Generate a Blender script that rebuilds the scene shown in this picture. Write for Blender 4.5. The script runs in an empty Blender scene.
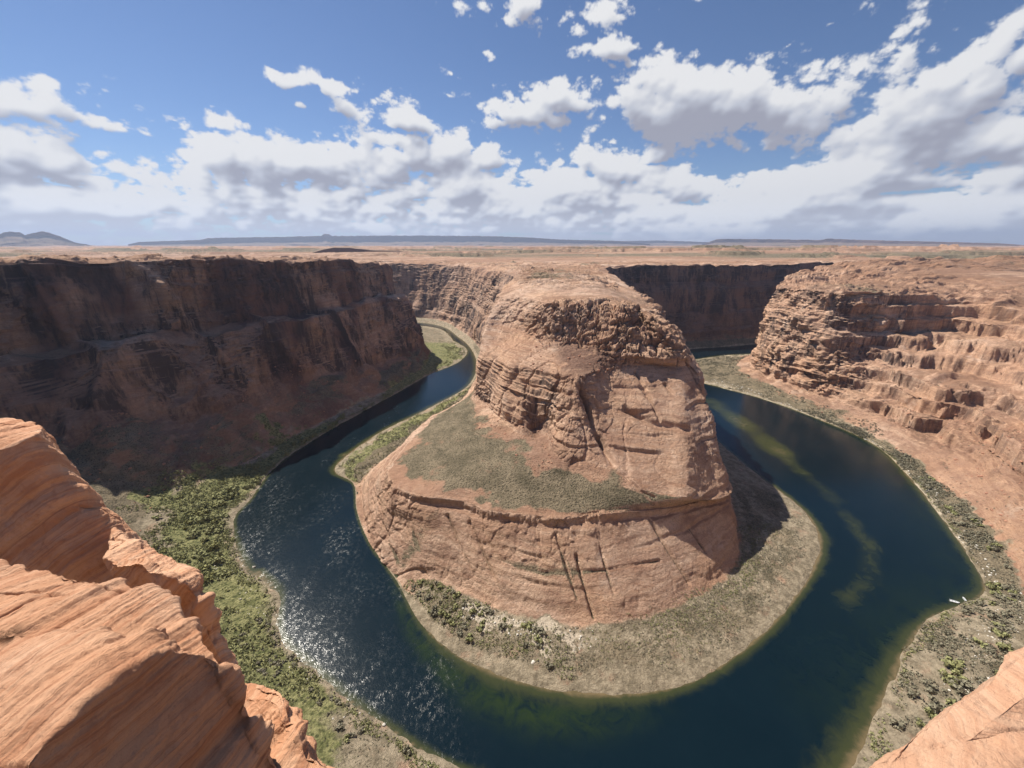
import bpy, bmesh, math, random
import numpy as np
from mathutils import Vector
C = bpy.context.scene
R = math.radians
rng = np.random.default_rng(7)
random.seed(7)

# ------------------------------------------------------------------ camera, sky, sun, exposure
H = 300.0            # camera height above the river (m)
F = 385.0            # focal length in pixels of a 1024 wide frame
PITCH = R(19.85)
SUN_AZ, SUN_EL = R(-50), R(51)      # azimuth from +Y, negative = left
cam_d = bpy.data.cameras.new('camera'); cam = bpy.data.objects.new('camera', cam_d)
C.collection.objects.link(cam); C.camera = cam
cam.location = (0, 0, H); cam.rotation_euler = (math.pi/2 - PITCH, 0, 0)
cam_d.sensor_width = 36; cam_d.lens = 36*F/1024; cam_d.clip_start = .05; cam_d.clip_end = 400000

C.view_settings.view_transform = 'Standard'; C.view_settings.look = 'None'
C.view_settings.gamma = 1; C.view_settings.exposure = 0.44
C.cycles.use_denoising = True
C.cycles.max_bounces = 4; C.cycles.diffuse_bounces = 1; C.cycles.glossy_bounces = 2
C.cycles.transmission_bounces = 2; C.cycles.volume_bounces = 0; C.cycles.transparent_max_bounces = 4
C.cycles.use_adaptive_sampling = True

sun_dir = Vector((math.sin(SUN_AZ)*math.cos(SUN_EL), math.cos(SUN_AZ)*math.cos(SUN_EL), math.sin(SUN_EL)))
sd = bpy.data.lights.new('sun', 'SUN'); sd.energy = 5.0; sd.angle = R(.53); sd.color = (1, .94, .84)
so = bpy.data.objects.new('sun', sd); C.collection.objects.link(so)
so.rotation_euler = (-sun_dir).to_track_quat('-Z', 'Y').to_euler(); so.location = (-200, 200, 900)

def pix(px, py):
    """pixel -> (x, forward, down) ray"""
    x = (px-512)/F; v = (py-384)/F
    return x, math.cos(PITCH)-math.sin(PITCH)*v, math.sin(PITCH)+math.cos(PITCH)*v
def P(px, py, z):
    x, f, d = pix(px, py); t = (H-z)/d
    return (x*t, f*t, z)
def azel(px, py):
    x, f, d = pix(px, py)
    return math.atan2(x, f), math.atan2(-d, math.hypot(x, f))

# ---------- node helpers
class NT:
    def __init__(s, tree): s.t = tree; s.n = tree.nodes; s.l = tree.links
    def new(s, typ, ins=None, **kw):
        n = s.n.new(typ)
        for k, v in kw.items(): setattr(n, k, v)
        for k, v in (ins or {}).items(): s.put(n.inputs[k], v)
        return n
    def put(s, sock, v):
        if isinstance(v, bpy.types.NodeSocket): s.l.new(v, sock)
        elif isinstance(v, bpy.types.Node): s.l.new(v.outputs[0], sock)
        else:
            if hasattr(sock.default_value, '__len__') and not hasattr(v, '__len__'): v = [v]*len(sock.default_value)
            if hasattr(v, '__len__') and len(sock.default_value) == 4 and len(v) == 3: v = (*v, 1)
            sock.default_value = v
    def m(s, op, a, b=0.0, c=None, clamp=False):
        if clamp and isinstance(b, bool): b = 0.0
        n = s.new('ShaderNodeMath', {0: a, 1: b}, operation=op, use_clamp=clamp)
        if c is not None: s.put(n.inputs[2], c)
        return n.outputs[0]
    def vm(s, op, a, b=None, out=0):
        n = s.new('ShaderNodeVectorMath', {0: a}, operation=op)
        if b is not None: s.put(n.inputs[1], b)
        return n.outputs[out]
    def ramp(s, v, a, b, lo=0.0, hi=1.0):
        return s.new('ShaderNodeMapRange', {0: v, 1: a, 2: b, 3: lo, 4: hi}, interpolation_type='SMOOTHSTEP').outputs[0]
    def mix(s, f, a, b, mode='MIX'):
        n = s.new('ShaderNodeMix', data_type='RGBA', blend_type=mode)
        s.put(n.inputs[0], f); s.put(n.inputs[6], a); s.put(n.inputs[7], b)
        return n.outputs[2]
    def noise(s, vec, scale, detail=4, rough=.55, dist=0, dims='3D'):
        return s.new('ShaderNodeTexNoise', {'Vector': vec, 'Scale': scale, 'Detail': detail, 'Roughness': rough, 'Distortion': dist}, noise_dimensions=dims).outputs[0]
    def voro(s, vec, scale, feature='F1', out='Distance', rnd=1):
        return s.new('ShaderNodeTexVoronoi', {'Vector': vec, 'Scale': scale, 'Randomness': rnd}, feature=feature).outputs[out]
    def scale(s, vec, v): return s.vm('MULTIPLY', vec, v)

_tab = rng.random((64, 64, 64)).astype(np.float32)
def vnoise(p):
    p = np.asarray(p, np.float32)
    i = np.floor(p).astype(np.int32); f = p-i; f = f*f*(3-2*f); i &= 63; j = (i+1) & 63
    x0, y0, z0 = i[..., 0], i[..., 1], i[..., 2]; x1, y1, z1 = j[..., 0], j[..., 1], j[..., 2]
    fx, fy, fz = f[..., 0], f[..., 1], f[..., 2]
    a = _tab[x0, y0, z0]*(1-fx)+_tab[x1, y0, z0]*fx; b = _tab[x0, y1, z0]*(1-fx)+_tab[x1, y1, z0]*fx
    c = _tab[x0, y0, z1]*(1-fx)+_tab[x1, y0, z1]*fx; d = _tab[x0, y1, z1]*(1-fx)+_tab[x1, y1, z1]*fx
    return ((a*(1-fy)+b*fy)*(1-fz)+(c*(1-fy)+d*fy)*fz)*2-1
_rot = np.array([[.8, .6, 0], [-.36, .48, .8], [.48, -.64, .6]], np.float32)
def fbm(p, oct=4, gain=.5, ridged=False):
    p = np.asarray(p, np.float32); s = 0; a = 1; tot = 0
    for k in range(oct):
        n = vnoise(p)
        s = s+a*((1-2*np.abs(n)) if ridged else n); tot += a; a *= gain
        p = (p@_rot)*2.03+17.1
    return s/tot
def sst(x, a, b):
    t = np.clip((x-a)/(b-a), 0, 1); return t*t*(3-2*t)

def clouds():
    """cumulus over the plateau as a sky map (azimuth x elevation), lit by marching towards the sun"""
    stp = .1; az = np.arange(-80, 80, stp); el = np.arange(-3, 72, stp)
    A, E = np.meshgrid(az, el, indexing='xy'); A = A.astype(np.float32); E = E.astype(np.float32)
    B = [(705,98,85,44,1.15),(790,98,95,58,1.2),(665,112,50,36,1.0),(800,120,90,62,1.1),(900,110,110,60,1.05),(985,70,110,80,1.1),(1060,30,90,60,1.1),
         (880,175,190,40,1.05),(700,185,150,26,.95),(1020,150,110,60,1.1),(760,70,50,22,.8),
         (15,108,55,17,.95),(70,160,110,32,1.05),(205,152,62,26,1.05),(150,178,120,26,1.0),(335,165,110,27,1.1),(415,160,70,22,1.05),
         (-60,150,90,50,1),(480,185,80,24,1.05),(560,190,80,24,1.0),(40,205,170,24,1.0),(300,205,220,24,1.0),(520,215,180,20,1.0),(780,215,240,30,1.1),
         (605,170,80,24,1.0),(640,205,140,25,1.0),(950,220,180,26,1.1),(130,130,60,12,.8),
         (385,102,46,17,.80),(350,86,32,10,.78),(322,80,22,8,.72),(272,76,16,6,.75),(418,122,26,11,.8),(300,105,14,5,.7),
         (448,70,13,9,.75),(520,112,40,14,.9),(545,98,17,10,.75),(495,122,18,9,.75),(470,6,24,15,.85),(522,5,22,22,.9),(590,5,34,18,.9),(607,44,18,8,.8),
         (447,95,18,5,.7),(797,38,16,7,.7),(836,20,14,5,.62),(485,55,14,6,.5),(690,2,24,8,.7),(915,28,34,10,.7),(880,30,20,8,.6),(820,48,14,5,.6),(235,46,14,4,.2)]
    q0 = np.stack([A, E, A*0], -1)
    wv = np.stack([fbm(q0*.16+3, 3), fbm(q0*.16+40, 3)], -1)*np.array([1.2, .8], np.float32)+np.stack([fbm(q0*.9+13, 3), fbm(q0*.9+70, 3)], -1)*np.array([.7, .5], np.float32)
    Aw, Ew = A+wv[..., 0], E+wv[..., 1]
    acc = np.full(A.shape, -2, np.float32)
    for (px, py, sx, sy, wt) in B:
        a, e = (math.degrees(t) for t in azel(px, py)); ax = math.degrees(azel(px+sx, py)[0]); ey = math.degrees(azel(px, py-sy)[1])
        dv = wt*(1-.62*np.sqrt(((Aw-a)/abs(ax-a))**2+((Ew-e)/abs(ey-e))**2))
        h = np.clip(.5+.5*(acc-dv)/.12, 0, 1); acc = dv*(1-h)+acc*h+.12*h*(1-h)
    ev = E+9*np.log(np.maximum(E, -1.5)+2.5)
    q = np.stack([A, ev, A*0+5], -1)
    def bil(p, oct, gain=.55):
        s = 0; a = 1; t = 0
        for k in range(oct):
            s = s+a*np.abs(vnoise(p)); t += a; a *= gain; p = (p@_rot)*2.07+9.3
        return s/t
    D = np.minimum(acc, 1.0)*1.0-.31+1.0*fbm(q*.16, 6, .5)*.9+1.35*(bil(q*.33+2, 7, .56)-.26)
    D += sst(E, 9, 1.5)*.22+sst(E, 4, .5)*.06
    low = sst(E, 10, 2.5); D += low*1.15*(bil(np.stack([A*.55, E*1.7, A*0+9], -1), 6)-.27)
    fine = fbm(q*1.7, 5, .62); D += .16*fine
    cover = sst(D, .04, .30)
    def bl(Aa, r):
        for ax in (0, 1):
            c = np.cumsum(np.pad(Aa, [(r+1, r) if x_ == ax else (0, 0) for x_ in (0, 1)], mode='edge'), axis=ax, dtype=np.float64)
            n_ = Aa.shape[ax]; Aa = (c[2*r+1:2*r+1+n_]-c[:n_] if ax == 0 else c[:, 2*r+1:2*r+1+n_]-c[:, :n_])/(2*r+1)
        return Aa.astype(np.float32)
    hgt = np.sqrt(np.clip(D, 0, 1.2)); rel = 0
    for k, wt in ((3, .8), (7, 1.0), (16, 1.0), (34, .7)):
        hb = bl(hgt, max(1, k//2)); up = np.roll(np.roll(hb, -k, 0), int(round(k*.5)), 1); rel = rel+wt*(hb-up)
    core = np.roll(bl(np.clip(D, 0, 1), 14), -10, 0)
    ce = np.clip(core*1.25, 0, 1)*(.55+.45*sst(E, 3, 14))
    L = np.clip(.71+.14*low-(.80+.16*sst(E, 7, 12))*ce+(1.15+.9*low)*rel+.25*(1-sst(D, .1, .4))+.10*fine, 0, 1)
    c0 = np.array([.33, .33, .41]); c1 = np.array([.62, .65, .74]); c2 = np.array([.96, .96, .97])
    L = np.where(L < .3, .12+.6*L, L); t = bl(L.astype(np.float32), 1)[..., None]
    col = np.where(t < .45, c0+(c1-c0)*(t/.45), c1+(c2-c1)*((t-.45)/.55))
    haze = sst(E, 7, 0)[..., None]*.42; col = (col*(1-haze)+np.array([.86, .89, .93])*haze)*(1+.22*sst(E, 6, 1))[..., None]
    Wd, Hh = 3600, 1800
    img = np.zeros((Hh, Wd, 4), np.float32)
    r0 = int(round((el[0]+90)/180*Hh)); c_ = int(round((.25+az[0]/360)*Wd))
    img[r0:r0+len(el), c_:c_+len(az), :3] = col
    fade = sst(E, 68, 55)*sst(E, -2.5, .4)*(sst(np.abs(A), 79, 72))
    img[r0:r0+len(el), c_:c_+len(az), 3] = cover*fade
    out = []
    for nm, data in (('cloud_colour', img[..., :3]), ('cloud_cover', np.repeat(img[..., 3:], 3, -1))):
        full = np.ones((Hh, Wd, 4), np.float32); full[..., :3] = data
        im = bpy.data.images.new(nm, Wd, Hh, float_buffer=True); im.colorspace_settings.name = 'Non-Color'
        im.pixels.foreach_set(full.ravel()); im.update(); im.pack(); out.append(im)
    return out

def world():
    w = bpy.data.worlds.new('World'); C.world = w; w.use_nodes = True
    T = NT(w.node_tree); T.n.clear()
    sky = T.new('ShaderNodeTexSky', sky_type='NISHITA', sun_disc=False, sun_elevation=SUN_EL, sun_rotation=SUN_AZ,
                altitude=1300, air_density=1.0, dust_density=.35, ozone_density=2.2)
    bg1 = T.new('ShaderNodeBackground', {0: T.mix(1, sky.outputs[0], (.74, .84, 1.0), 'MULTIPLY'), 1: .070})
    e1, e2 = [T.new('ShaderNodeTexEnvironment', {0: T.new('ShaderNodeTexCoord').outputs['Generated']}, interpolation='Linear') for _ in (0, 1)]
    e1.image, e2.image = clouds()
    bg2 = T.new('ShaderNodeBackground', {0: e1, 1: .64})
    mx = T.new('ShaderNodeMixShader', {0: e2, 1: bg1, 2: bg2})
    T.new('ShaderNodeOutputWorld', {0: mx})
world()

# ------------------------------------------------------------------ helpers
def link(o): C.collection.objects.link(o); return o
def props(o, kind=None, label=None, cat=None, group=None):
    if kind: o['kind'] = kind
    if label: o['label'] = label
    if cat: o['category'] = cat
    if group: o['group'] = group
    return o

def n1(x, k=0):
    z = np.zeros_like(x); return vnoise(np.stack([x, z+k*3.7+.5, z+k*1.3+.5], -1))
def win(x, a, b, e=.3): return sst(x, a-e, a+e)*(1-sst(x, b-e, b+e))
def sc(p, x, y, z): return p*np.array([x, y, z], np.float32)
def worley(p):
    i = np.floor(p).astype(np.int32); f1 = np.full(p.shape[:-1], 9., np.float32); f2 = f1.copy(); idv = f1*0
    for a in (-1, 0, 1):
        for b in (-1, 0, 1):
            for c in (-1, 0, 1):
                c_ = (i+np.array([a, b, c])) & 63
                j = np.stack([_tab[c_[..., 0], c_[..., 1], c_[..., 2]], _tab[c_[..., 1], c_[..., 2], c_[..., 0]], _tab[c_[..., 2], c_[..., 0], c_[..., 1]]], -1)
                q = i+np.array([a, b, c])+j
                dd = np.linalg.norm(q-p, axis=-1)
                near = dd < f1
                f2 = np.where(near, f1, np.minimum(f2, dd)); idv = np.where(near, j[..., 0], idv); f1 = np.where(near, dd, f1)
    return f1, f2, idv

def pchip(y, u):
    """monotone cubic through y[k] at integer k, evaluated at u"""
    y = np.asarray(y, float); h = np.diff(y, axis=0)
    m = np.zeros_like(y)
    a, b = h[:-1], h[1:]
    ok = (a*b) > 0
    m[1:-1] = np.where(ok, 2*a*b/np.where(ok, a+b, 1), 0)
    m[0] = h[0]; m[-1] = h[-1]
    k = np.clip(np.floor(u).astype(int), 0, len(y)-2); t = (u-k)[:, None]
    t2 = t*t; t3 = t2*t
    return (2*t3-3*t2+1)*y[k]+(t3-2*t2+t)*m[k]+(-2*t3+3*t2)*y[k+1]+(t3-t2)*m[k+1]
def catmull(y, u):
    y = np.asarray(y, float); m = np.zeros_like(y); m[1:-1] = (y[2:]-y[:-2])/2; m[0] = y[1]-y[0]; m[-1] = y[-1]-y[-2]
    h = np.linalg.norm(np.diff(y, axis=0), axis=1); lim = np.full(len(y), 1e9); lim[:-1] = h; lim[1:] = np.minimum(lim[1:], h)
    l = np.linalg.norm(m, axis=1); m *= np.minimum(1, 1.3*lim/np.maximum(l, 1e-6))[:, None]
    k = np.clip(np.floor(u).astype(int), 0, len(y)-2); t = (u-k)[:, None]
    t2 = t*t; t3 = t2*t
    return (2*t3-3*t2+1)*y[k]+(t3-2*t2+t)*m[k]+(-2*t3+3*t2)*y[k+1]+(t3-t2)*m[k+1]

def grid_mesh(name, V, mats, attrs=None, smooth=True, flip=False, keep=None):
    nr, ns = V.shape[:2]; me = bpy.data.meshes.new(name)
    me.vertices.add(nr*ns); me.vertices.foreach_set('co', V.astype(np.float32).ravel())
    i = np.arange(nr*ns).reshape(nr, ns)
    q = np.stack([i[:-1, :-1], i[:-1, 1:], i[1:, 1:], i[1:, :-1]], -1).reshape(-1, 4)
    if keep is not None: q = q[keep[:-1, :-1].ravel()]
    if flip: q = q[:, ::-1]
    n = len(q); me.loops.add(n*4); me.polygons.add(n)
    me.loops.foreach_set('vertex_index', q.ravel().astype(np.int32))
    me.polygons.foreach_set('loop_start', np.arange(0, n*4, 4, dtype=np.int32))
    me.polygons.foreach_set('loop_total', np.full(n, 4, np.int32))
    me.update(calc_edges=True)
    if smooth: me.polygons.foreach_set('use_smooth', np.ones(n, bool))
    for k, v in (attrs or {}).items():
        a = me.attributes.new(k, 'FLOAT', 'POINT'); a.data.foreach_set('value', np.ascontiguousarray(v, np.float32).ravel())
    me.materials.append(mats)
    return link(bpy.data.objects.new(name, me))
def poly_mesh(name, V, Fc, mat, smooth=False, attrs=None):
    """V (n,3), Fc (m,k) arrays"""
    me = bpy.data.meshes.new(name); V = np.asarray(V, np.float32); Fc = np.asarray(Fc, np.int32); n, k = Fc.shape
    me.vertices.add(len(V)); me.vertices.foreach_set('co', V.ravel())
    me.loops.add(n*k); me.polygons.add(n)
    me.loops.foreach_set('vertex_index', Fc.ravel())
    me.polygons.foreach_set('loop_start', np.arange(0, n*k, k, dtype=np.int32)); me.polygons.foreach_set('loop_total', np.full(n, k, np.int32))
    me.update(calc_edges=True); me.validate()
    if smooth: me.polygons.foreach_set('use_smooth', np.ones(len(me.polygons), bool))
    for kk, v in (attrs or {}).items():
        a = me.attributes.new(kk, 'FLOAT', 'POINT'); a.data.foreach_set('value', np.asarray(v, np.float32).ravel())
    me.materials.append(mat)
    return me
def normals(V):
    a = np.gradient(V, axis=0); b = np.gradient(V, axis=1)
    n = np.cross(b, a); n /= np.maximum(np.linalg.norm(n, axis=-1, keepdims=True), 1e-9)
    return n
def blur(A, r):
    k = np.exp(-.5*(np.arange(-3*r, 3*r+1)/r)**2); k /= k.sum(); h = len(k)//2
    for ax in (0, 1):
        B = np.pad(A, [(h, h) if a == ax else (0, 0) for a in range(A.ndim)], mode='edge'); O = 0
        for i, w in enumerate(k):
            sl = [slice(None)]*A.ndim; sl[ax] = slice(i, i+A.shape[ax]); O = O+w*B[tuple(sl)]
        A = O
    return A

def loft(rails, fine=.0028, floor=.9, rowcap=None, usmooth=2, usel=None):
    """rails: list (T) of lists of stations (U) of xyz. returns V, T, U grids"""
    A = np.array(rails, float); nT, nU = A.shape[:2]
    us = []
    for k in range(nU-1):
        mid = (A[:, k]+A[:, k+1])/2; L = np.linalg.norm(A[:, k+1]-A[:, k], axis=-1)
        dist = np.linalg.norm(mid-np.array([0, 0, H]), axis=-1)
        n = np.max((L/np.maximum(dist*fine, floor))[1:-2])
        if usel is not None: n *= usel(k)
        n = int(np.clip(n, 3, 420)); us.append(k+np.arange(n)/n)
    u = np.concatenate(us+[[nU-1.]])
    if usmooth: 
        ks = np.ones(2*usmooth+1)/(2*usmooth+1); u = np.convolve(np.pad(u, usmooth*1, mode='edge'), ks, 'valid'); u[0] = 0; u[-1] = nU-1
    Rl = np.stack([catmull(A[t], u) for t in range(nT)])
    rows = []; Ts = []
    for t in range(nT-1):
        L = np.linalg.norm(Rl[t+1]-Rl[t], axis=-1); dist = np.linalg.norm((Rl[t+1]+Rl[t])/2-np.array([0, 0, H]), axis=-1)
        n = np.percentile(L/np.maximum(dist*fine, floor), 85); n = int(np.clip(n, 4, (rowcap or {}).get(t, 260)))
        f = np.arange(n)/n; rows.append(Rl[t][None]*(1-f)[:, None, None]+Rl[t+1][None]*f[:, None, None]); Ts.append(t+f)
    rows.append(Rl[-1][None]); Ts.append([nT-1.])
    V = np.concatenate(rows); T = np.concatenate(Ts)
    Tg, Ug = np.meshgrid(T, u, indexing='ij')
    return V.astype(np.float32), Tg.astype(np.float32), Ug.astype(np.float32)

def rock_displace(V, w, amp=1.0, seed=0., step=1.0):
    """sandstone relief: ledges by height, vertical joints and blocks, rounded lumps; w = rock weight"""
    N = normals(blur(V, 2)); nz = np.abs(N[..., 2]); hor = np.clip((1-nz)*2.0, 0, 1)**.6
    Nh = N.copy(); Nh[..., 2] *= .35; Nh /= np.maximum(np.linalg.norm(Nh, axis=-1, keepdims=True), 1e-6)
    Q = V+seed
    z = V[..., 2]+16*vnoise(Q/190)+5*vnoise(Q/61)+1.5*vnoise(Q/23)
    st = 2.2*n1(z/15, 1)+1.4*n1(z/6.1, 2)+.9*n1(z/2.6, 3)+.5*n1(z/1.2, 5)
    st = st*(.25+1.0*sst(vnoise(Q/75+9)+.5*vnoise(Q/24), -.5, .7))
    big = 7.5*fbm(Q/85, 3)
    med = 2.2*fbm(sc(Q, 1/19, 1/19, 1/24), 4, .55)+2.2*(fbm(sc(Q, 1/30, 1/30, 1/60)+3, 4, .55, True)-.3)
    jn = vnoise(sc(Q, 1/34, 1/34, 1/190)+4); jw = np.exp(-(jn/.045)**2)*sst(vnoise(Q/90+31), -.2, .35)
    jn2 = vnoise(sc(Q, 1/15, 1/15, 1/70)+44); jw2 = np.exp(-(jn2/.07)**2)*sst(vnoise(Q/60+11), 0, .4)
    # jointed blocks on the steep faces
    m = (w*hor > .15); blk = np.zeros(V.shape[:2], np.float32)
    wq = Q[m]+np.stack([vnoise(Q[m]/11), vnoise(Q[m]/11+50), vnoise(Q[m]/13+90)], -1)*4
    f1, f2, idv = worley(sc(wq, 1/15, 1/15, 1/30)); blk[m] = 4.2*(idv-.5)-2.2*(1-sst(f2-f1, 0, .16))
    f1, f2, idv = worley(sc(wq, 1/5.5, 1/5.5, 1/7)+7); blk[m] += 2.0*(idv-.5)-1.0*(1-sst(f2-f1, 0, .2))
    blk *= sst(vnoise(Q/66+70), -.35, .3)
    d = big+med+st*hor-4.5*jw*hor-1.8*jw2*hor+blk*hor*sst(hor, .2, .6)
    dsm = .75*fbm(Q/5.5, 4, .6)
    D = (d+dsm)*w*amp
    V2 = V+(Nh*hor[..., None]+N*(1-hor)[..., None]*.55)*D[..., None]
    # stepped beds: treads and short risers, in two sizes
    for tr, wt in ((8.5, .55), (2.9, .6)):
        zz = V2[..., 2]+11*vnoise(Q/150+tr)+.35*tr*vnoise(Q/31+tr)+.12*tr*vnoise(Q/9)
        k = np.floor(zz/tr); f = zz/tr-k; up = (sst(f, .32, .68)-f)*tr
        V2[..., 2] += up*wt*w*step*sst(vnoise(Q/58+tr*3)+.4, -.3, .5)*sst(hor, .1, .5)*(V[..., 2] > 4)
    return V2, N, hor, jw, st
def seg_dist(p, poly):
    """distance of points p (...,k) to polyline poly (m,k)"""
    best = np.full(p.shape[:-1], 1e9, np.float32); bt = best*0
    for i in range(len(poly)-1):
        a = np.array(poly[i], np.float32); b = np.array(poly[i+1], np.float32); ab = b-a
        t = np.clip(((p-a)@ab)/(ab@ab), 0, 1); dd = np.linalg.norm(p-(a+t[..., None]*ab), axis=-1)
        bt = np.where(dd < best, i+t, bt); best = np.minimum(best, dd)
    return best, bt
def inside(p, poly):
    x, y = p[..., 0], p[..., 1]; c = np.zeros(x.shape, bool); n = len(poly)
    for i in range(n):
        x1, y1 = poly[i][:2]; x2, y2 = poly[(i+1) % n][:2]
        if y1 == y2: continue
        c ^= ((y1 > y) != (y2 > y)) & (x < (x2-x1)*(y-y1)/(y2-y1)+x1)
    return c

def ledges(V2, wt, tread=2.6):
    z = V2[..., 2]+8*fbm(sc(V2, 1/75, 1/34, 1/70), 5, .62)+1.6*fbm(V2/9, 3)
    k = np.floor(z/tread); f = z/tread-k
    V2 = V2.copy(); V2[..., 2] += ((k+sst(f, .4, .6))*tread-z+8.0*fbm(sc(V2, 1/60, 1/30, 1/70)+5, 5, .62))*wt
    return V2
def groove(V2, pts, width, depth, dirn=None, zs=1):
    dd, _ = seg_dist(V, pts)
    k = np.exp(-(dd/width)**2)[..., None]*depth
    d_ = N if dirn is None else np.array(dirn, np.float32)
    return V2-d_*k

# ------------------------------------------------------------------ materials
def new_mat(name):
    m = bpy.data.materials.new(name); m.use_nodes = True; T = NT(m.node_tree); T.n.clear()
    return m, T
def terrain_mat():
    m, T = new_mat('sandstone_terrain')
    pos = T.new('ShaderNodeNewGeometry').outputs['Position']
    nrm = T.new('ShaderNodeNewGeometry').outputs['Normal']
    att = lambda n: T.new('ShaderNodeAttribute', attribute_name=n).outputs['Fac']
    scrub, lush, sand, varn, deb, red = [att(k) for k in ('scrub', 'lush', 'sand', 'varnish', 'debris', 'red')]
    big = T.noise(pos, .012, 4); med = T.noise(pos, .07, 5, .6); fin = T.noise(pos, .6, 5, .65)
    warp = T.vm('ADD', pos, T.vm('MULTIPLY', T.new('ShaderNodeTexNoise', {'Vector': pos, 'Scale': .015, 'Detail': 3}).outputs[1], (0, 0, 26)))
    bands = T.noise(T.scale(warp, (.006, .006, .33)), 1, 6, .7)
    xb = T.noise(T.scale(warp, (.02, .02, 1.3)), 1, 4, .7)
    rock = T.mix(T.ramp(big, .35, .68), (.69, .45, .295), (.76, .55, .405))
    rock = T.mix(T.m('MULTIPLY', red, .8), rock, (.58, .305, .17))
    rock = T.mix(T.ramp(bands, .40, .66, 0, .60), rock, (.40, .21, .135))
    rock = T.mix(T.ramp(bands, .58, .74, 0, .55), rock, (.72, .54, .41))
    rock = T.mix(T.ramp(xb, .45, .75, 0, .28), rock, (.38, .21, .14))
    rock = T.mix(T.ramp(med, .48, .72, 0, .5), rock, (.42, .26, .185))
    rock = T.mix(T.ramp(fin, .48, .72, 0, .55), rock, (.26, .15, .10))
    mot = T.noise(pos, .022, 8, .72)
    rock = T.mix(T.ramp(mot, .50, .64, 0, .60), rock, (.33, .185, .125))
    rock = T.mix(T.ramp(mot, .44, .34, 0, .45), rock, (.74, .56, .43))
    fp = T.noise(T.scale(pos, (.009, .021, .02)), 1, 8, .72); nz0 = T.new('ShaderNodeSeparateXYZ', {0: nrm}).outputs[2]
    flt = T.ramp(nz0, .8, .96)
    rock = T.mix(T.m('MULTIPLY', T.ramp(fp, .50, .56, 0, .55), flt), rock, (.27, .165, .105))
    fp2 = T.noise(T.scale(pos, (.028, .09, .05)), 1, 7, .7)
    rock = T.mix(T.m('MULTIPLY', T.ramp(fp2, .52, .58, 0, .45), flt), rock, (.20, .12, .08))
    fp3 = T.noise(T.scale(pos, (.0012, .0042, .01)), 1, 7, .68)
    rock = T.mix(T.m('MULTIPLY', T.ramp(fp3, .48, .54, 0, .65), flt), rock, (.36, .20, .125))
    # desert varnish: dark streaks running down the steep faces
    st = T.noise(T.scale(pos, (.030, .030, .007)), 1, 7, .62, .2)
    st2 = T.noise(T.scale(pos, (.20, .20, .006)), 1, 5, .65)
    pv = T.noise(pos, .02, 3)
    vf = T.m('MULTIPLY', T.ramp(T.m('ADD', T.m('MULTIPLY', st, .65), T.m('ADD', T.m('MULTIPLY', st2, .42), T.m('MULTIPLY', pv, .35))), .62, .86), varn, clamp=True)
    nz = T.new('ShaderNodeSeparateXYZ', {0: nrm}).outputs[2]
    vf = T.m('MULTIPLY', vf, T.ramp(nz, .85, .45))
    pat_shade = att('patina_shade')  # dark varnish, plus shade painted into the colour of the shadowed walls
    rock = T.mix(T.m('MULTIPLY', pat_shade, T.ramp(nz, .99, .85)), rock, T.mix(T.ramp(st, .35, .65), (.20, .105, .078), (.125, .076, .064)))
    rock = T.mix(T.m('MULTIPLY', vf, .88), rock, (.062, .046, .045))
    # brown debris / regolith
    dn = T.noise(pos, .25, 5, .7)
    debc = T.mix(T.ramp(dn, .4, .7), (.20, .115, .08), (.33, .20, .14))
    col = T.mix(T.m('MULTIPLY', deb, T.ramp(med, .30, .45)), rock, debc)
    sandc = T.mix(T.ramp(T.noise(pos, .12, 8, .78), .38, .62), (.22, .18, .12), (.44, .36, .25))
    sandc = T.mix(T.ramp(sand, .75, .95), sandc, (.62, .52, .39))
    col = T.mix(T.ramp(T.m('ADD', sand, T.m('MULTIPLY', T.m('SUBTRACT', med, .5), .9)), .35, .6), col, sandc)
    # grey-green desert scrub cover with bare patches
    sn = T.m('ADD', T.m('MULTIPLY', T.noise(pos, .11, 6, .7), .6), T.m('MULTIPLY', T.noise(T.scale(pos, (.006, .014, .01)), 1, 6, .7), .4))
    sf = T.ramp(T.m('ADD', scrub, T.m('MULTIPLY', T.m('SUBTRACT', sn, .5), 1.1)), .38, .62)
    spk = T.voro(pos, .55); spk2 = T.voro(pos, .23)
    sc_ = T.mix(T.ramp(T.noise(pos, .05, 6, .7), .35, .65), (.165, .135, .085), (.29, .23, .15))
    sc_ = T.mix(T.ramp(spk, .40, .22, 0, .8), sc_, (.07, .062, .038))
    sc_ = T.mix(T.ramp(spk2, .26, .18, 0, .7), sc_, (.06, .056, .034))
    col = T.mix(T.m('MULTIPLY', sf, T.ramp(nz, .45, .75)), col, sc_)
    ln = T.noise(pos, .16, 6, .72)
    lf = T.ramp(T.m('ADD', lush, T.m('MULTIPLY', T.m('SUBTRACT', sn, .5), .9)), .40, .60)
    lc = T.mix(T.ramp(ln, .38, .62), (.15, .155, .06), (.33, .31, .14))
    lc = T.mix(T.ramp(T.voro(pos, .28), .45, .2, 0, .7), lc, (.035, .048, .016))
    col = T.mix(lf, col, lc)
    # bump
    h = T.m('ADD', T.m('MULTIPLY', T.noise(pos, .3, 8, .72), 2.2), T.m('MULTIPLY', xb, .55))
    h = T.m('ADD', h, T.m('MULTIPLY', T.noise(pos, 1.1, 6, .75), .7))
    cover = T.m('MAXIMUM', scrub, lush)
    h = T.m('ADD', h, T.m('MULTIPLY', T.m('MULTIPLY', T.m('SUBTRACT', .5, spk), cover), 1.1))
    bmp = T.new('ShaderNodeBump', {'Strength': 1.0, 'Distance': 1.3, 'Height': h})
    bs = T.new('ShaderNodeBsdfPrincipled', {'Base Color': col, 'Roughness': .9, 'Specular IOR Level': .15, 'Normal': bmp})
    T.new('ShaderNodeOutputMaterial', {0: bs})
    return m
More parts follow.
